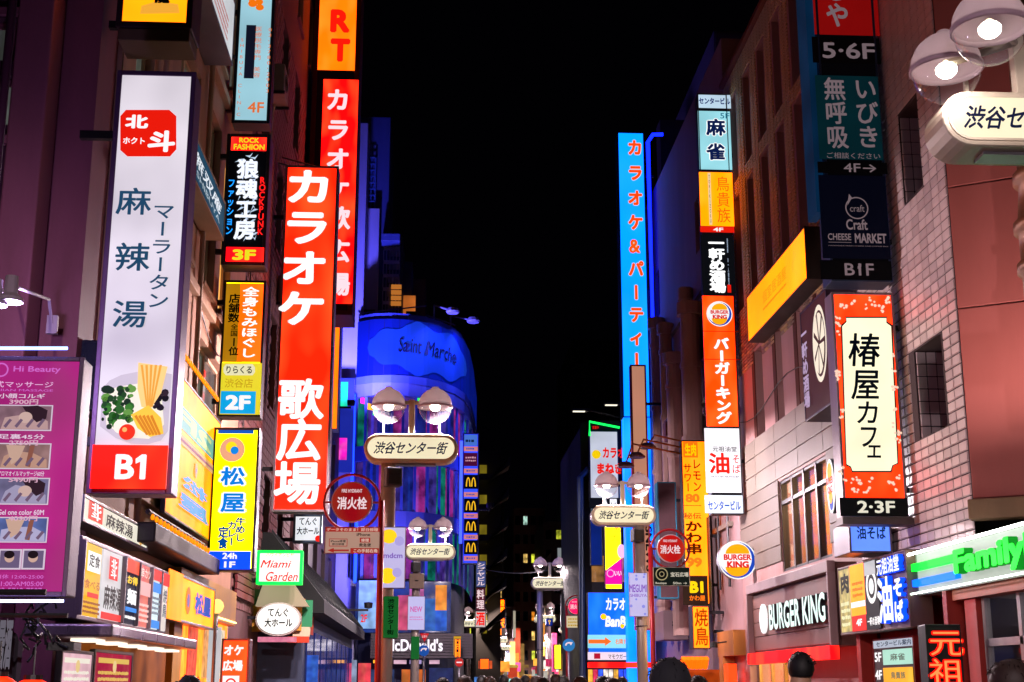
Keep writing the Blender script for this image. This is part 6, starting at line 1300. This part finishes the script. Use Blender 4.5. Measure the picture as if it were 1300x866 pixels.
vsign('yellow and white banner low by the magenta hydrant pole', 703, 818, 713, 850, 52, glow('#e8e040', .8, .2), None)
vsign('small orange lit square sign low in the far street', 609, 836, 621, 850, 62, glow('#ff9020', .8, .3), None)
vsign('white lit strip sign in the far middle', 651, 775, 655, 810, 120, glow('#c8c0a8', .6, .2), None)
vsign('pale purple lit shop panel on the far right corner', 712, 755, 720, 800, 58, glow('#9080c0', .45, .2), None)
vsign('pale lit plate beside the large far lamp', 718, 772, 733, 783, 64, glow('#c0b8d0', .6, .2), None)
rnd = random.Random(21); t = thing('far_shopfronts', 'cluster of small warm lit shopfronts and signs at the far end of the street', 'shops', (8, 140, 0))
FC = ['#ff9a30', '#ffc870', '#ff5a30', '#f0f0e0', '#60a0ff', '#ff6060', '#ffb040', '#e0d0a0', '#ff4080', '#80e0d0', '#ffe060']
for k in range(84):
    left = rnd.random() < .42; u = rnd.uniform(602, 664) if left else rnd.uniform(672, 746)
    near = min(1, abs(u-668)/75); Y = 150 - 85*near + rnd.uniform(-6, 6)
    big = rnd.random() < .16; v = rnd.uniform(835, 863) if not big else rnd.uniform(745+40*(1-near), 835)
    a = atY(u, v, Y); w_, h_ = (rnd.uniform(.25, .5), rnd.uniform(1.2, 2.6)) if big else (rnd.uniform(.25, 1.0), rnd.uniform(.15, .7))
    f = Y/95; MB().box(a.x, a.x+w_*f, Y, Y+.3, max(.3, a.z-h_*f), a.z).build('lit_sign' if big else 'lit_panel', glow(rnd.choice(FC), rnd.choice([.2, .35, .6, .9]), .4, False, 2), t, world=True)
for k, (u, v, Y) in enumerate(((656, 834, 185), (668, 840, 210), (683, 836, 190), (614, 803, 98), (722, 800, 108))):
    p = atY(u, v, Y); o = copy_tree(L4); o.location = (p.x, Y, 0); o['label'] = ['tiny street lamp just left of the middle of the far street', 'tiniest street lamp at the very end of the street', 'tiny street lamp right of the middle of the far street', 'distant street lamp below the pale blue vertical sign', 'distant street lamp above the blue turning arrow'][k]; o.scale = (1, 1, max(.6, p.z/p4.z)); dim(o, 2)
for k, (u0, u1, Y) in enumerate(((596, 652, 110), (690, 746, 112))):
    a = atY(u0, 800, Y); q = atY(u1, 800, Y); far_building(['low dark row of shops at the far left of the street end', 'low dark row of shops at the far right of the street end'][k], u0, u1, 770+10*k, Y+42, 8, '#4c3c40', 3, 4, .6, 31+k)
# distant road lamps seen over the roofs on the right
for i, (u, v) in enumerate(((735, 521), (776, 513))):
    p = atY(u, v, 90); t = thing('road_lamp', ['flat headed road lamp left of the blue tower sign', 'flat headed road lamp just left of the blue tower sign edge'][i], 'street lamp', (p.x, 90, 0), 0, 'flat headed road lamps')
    MB().tube([(p.x+3.2, 90, 0), (p.x+3.2, 90, p.z-.6), (p.x+.6, 90, p.z+.05)], .07, 6).build('post', paint('#2a3860', .5), t, world=True); MB().box(p.x-.5, p.x+.7, 89.8, 90.2, p.z-.06, p.z+.12).build('lamp_head', paint('#505a70', .4), t, world=True, bev=.03); MB().box(p.x-.4, p.x+.4, 89.85, 90.15, p.z-.1, p.z-.061).build('lens', glow('#f0e8d0', 1.6, 0, False), t, world=True)
# overhead wires
t = thing('overhead_wire', 'thin wire crossing the far street between the two rows of lamps', 'wire', tuple(atY(610, 725, 56)))
P = [tuple(atY(608+k*11, 722+6*math.sin(k*math.pi/9), 56)) for k in range(10)]; MB().tube(P, .02, 5).build('wire', BLACK, t, world=True)
# ================================================================== people (the frame shows only heads and hats)
def person_body(name, mat, skin):
    # one continuous skinned figure 1.72 m tall
    V = [(0,0,.95),(0,0,1.15),(0,.0,1.38),(0,-.01,1.46),(0,-.02,1.56),(0,-.03,1.66),(.09,0,.9),(.1,-.02,.5),(.1,.02,.08),(.1,-.12,.03),(-.09,0,.9),(-.1,.03,.5),(-.11,.08,.08),(-.11,-.05,.03),(.18,0,1.36),(.24,.02,1.1),(.23,-.05,.86),(.22,-.07,.78),(-.18,0,1.36),(-.24,.02,1.1),(-.23,-.05,.86),(-.22,-.07,.78)]
    E = [(0,1),(1,2),(2,3),(3,4),(4,5),(0,6),(6,7),(7,8),(8,9),(0,10),(10,11),(11,12),(12,13),(2,14),(14,15),(15,16),(16,17),(2,18),(18,19),(19,20),(20,21)]
    RR_ = [.15,.14,.15,.075,.09,.085,.095,.065,.045,.04,.095,.065,.045,.04,.06,.047,.035,.035,.06,.047,.035,.035]
    me = bpy.data.meshes.new('clothed_body'); me.from_pydata(V, E, []); o = bpy.data.objects.new('clothed_body', me); C.objects.link(o)
    md = o.modifiers.new('skin', 'SKIN'); 
    for i, sv in enumerate(me.skin_vertices[0].data): sv.radius = (RR_[i], RR_[i]*.85); sv.use_root = (i == 0)
    o.modifiers.new('sub', 'SUBSURF').levels = 2; bpy.context.view_layer.update()
    m2 = bpy.data.meshes.new_from_object(o.evaluated_get(bpy.context.evaluated_depsgraph_get())); bpy.data.objects.remove(o)
    m2.materials.clear(); m2.materials.append(mat); m2.materials.append(skin)
    for p in m2.polygons: p.material_index = 1 if p.center.z > 1.47 else 0; p.use_smooth = True
    return m2
SKIN = paint('#b08468', .5, scale=8, dirt=.1); BM = [person_body('p', paint(c, .8, scale=8), SKIN) for c in ('#14141a', '#3a2c30', '#20283c')]
HAIR = paint('#0c0a0a', .6, scale=30); HAIR2 = paint('#2a1812', .6, scale=30)
def hair_mesh(r, mat, wide=1.0, fringe=0):
    m = MB(); n = 20; rnd = random.Random(int(r*1000+wide*10))
    pr = [(r*math.sin(a)*wide, r*1.12*math.cos(a)) for a in [R(q*9) for q in range(0, 15)]]
    m.lathe(pr, 0, 0, 0, n); m.v = [(x*(1+rnd.uniform(-.03,.03)), y*1.12+.015, z*(1+rnd.uniform(-.03,.03))) for x, y, z in m.v]
    for k in range(40):   # loose strands
        a = rnd.uniform(0, 6.28); e = rnd.uniform(.2, 1.4); p = Vector((r*wide*math.sin(e)*math.cos(a), r*1.12*math.sin(e)*math.sin(a)+.015, r*1.12*math.cos(e))); d = Vector((math.cos(a)*.6, math.sin(a)*.6, rnd.uniform(-.8, .4)))*.035
        m.tube([tuple(p), tuple(p*1.02+d*.5+Vector((0,0,.004))), tuple(p+d+Vector((0,0,-.008)))], .006, 4, .001)
    return m.mesh('hair', mat, True)
HM = [hair_mesh(.105, HAIR, .95), hair_mesh(.112, HAIR2, 1.0), hair_mesh(.135, paint('#101018', .9, scale=12), 1.05)]
def person(u, v, Y, label, b=0, h=0, rz=0, w=1):
    top = atY(u, v, Y); t = thing('person', label, 'person', (top.x, Y, 0), rz, 'people walking down the street'); sc = top.z/1.785
    o = bpy.data.objects.new('clothed_body', BM[b]); C.objects.link(o); o.parent = t; o.scale = (sc, sc, sc)
    g = bpy.data.objects.new('hair', HM[h]); C.objects.link(g); g.parent = t; g.location = (0, -.02*sc, (1.665)*sc); g.scale = (sc*w, sc, sc)
    return t
person(850, 841, 9.2, 'person in a dark knitted hood at the bottom, right of the lamp post', 0, 2, R(170), 1.0)
person(1016, 827, 11.2, 'dark haired person seen from behind before the burger restaurant doors', 0, 0, R(185))
person(1283, 838, 8.2, 'person with brown tousled hair at the lower right edge', 1, 1, R(150), 1.2)
person(241, 857, 9.0, 'person with dark hair just showing below the yellow beef bowl front', 0, 0, R(180))
CW = ((562, 860, 20, 'dark head right of the second left lamp post foot'), (590, 858, 20, 'dark head below the red no entry disc'), (612, 857, 26, 'dark head below the small orange square sign'), (622, 859, 24, 'dark head just right of the small orange square sign'), (640, 856, 30, 'small dark head under the vertical yellow letter sign'), (655, 860, 24, 'dark head at the far middle of the street'), (667, 857, 34, 'smallest dark head below the distant tower block'), (681, 858, 28, 'small dark head right of the distant tower block'), (690, 860, 22, 'dark head below the right row of distant lamps'), (706, 856, 32, 'small dark head under the yellow and white banner'), (716, 858, 26, 'dark head left of the blue turning arrow sign'), (737, 859, 22, 'dark head left of the red awning storefront'), (765, 858, 18, 'dark head under the left half of the red awning'), (778, 861, 16, 'dark head under the middle of the red awning'), (790, 859, 24, 'small dark head left of the right lamp post foot'), (886, 858, 16, 'dark head right of the hooded person, under the amber signs'))
for i, (u, v, Y, lb) in enumerate(CW): person(u, v, Y, lb, i % 3, i % 2, R(150+i*13))
bpy.data.scenes.remove(TS)
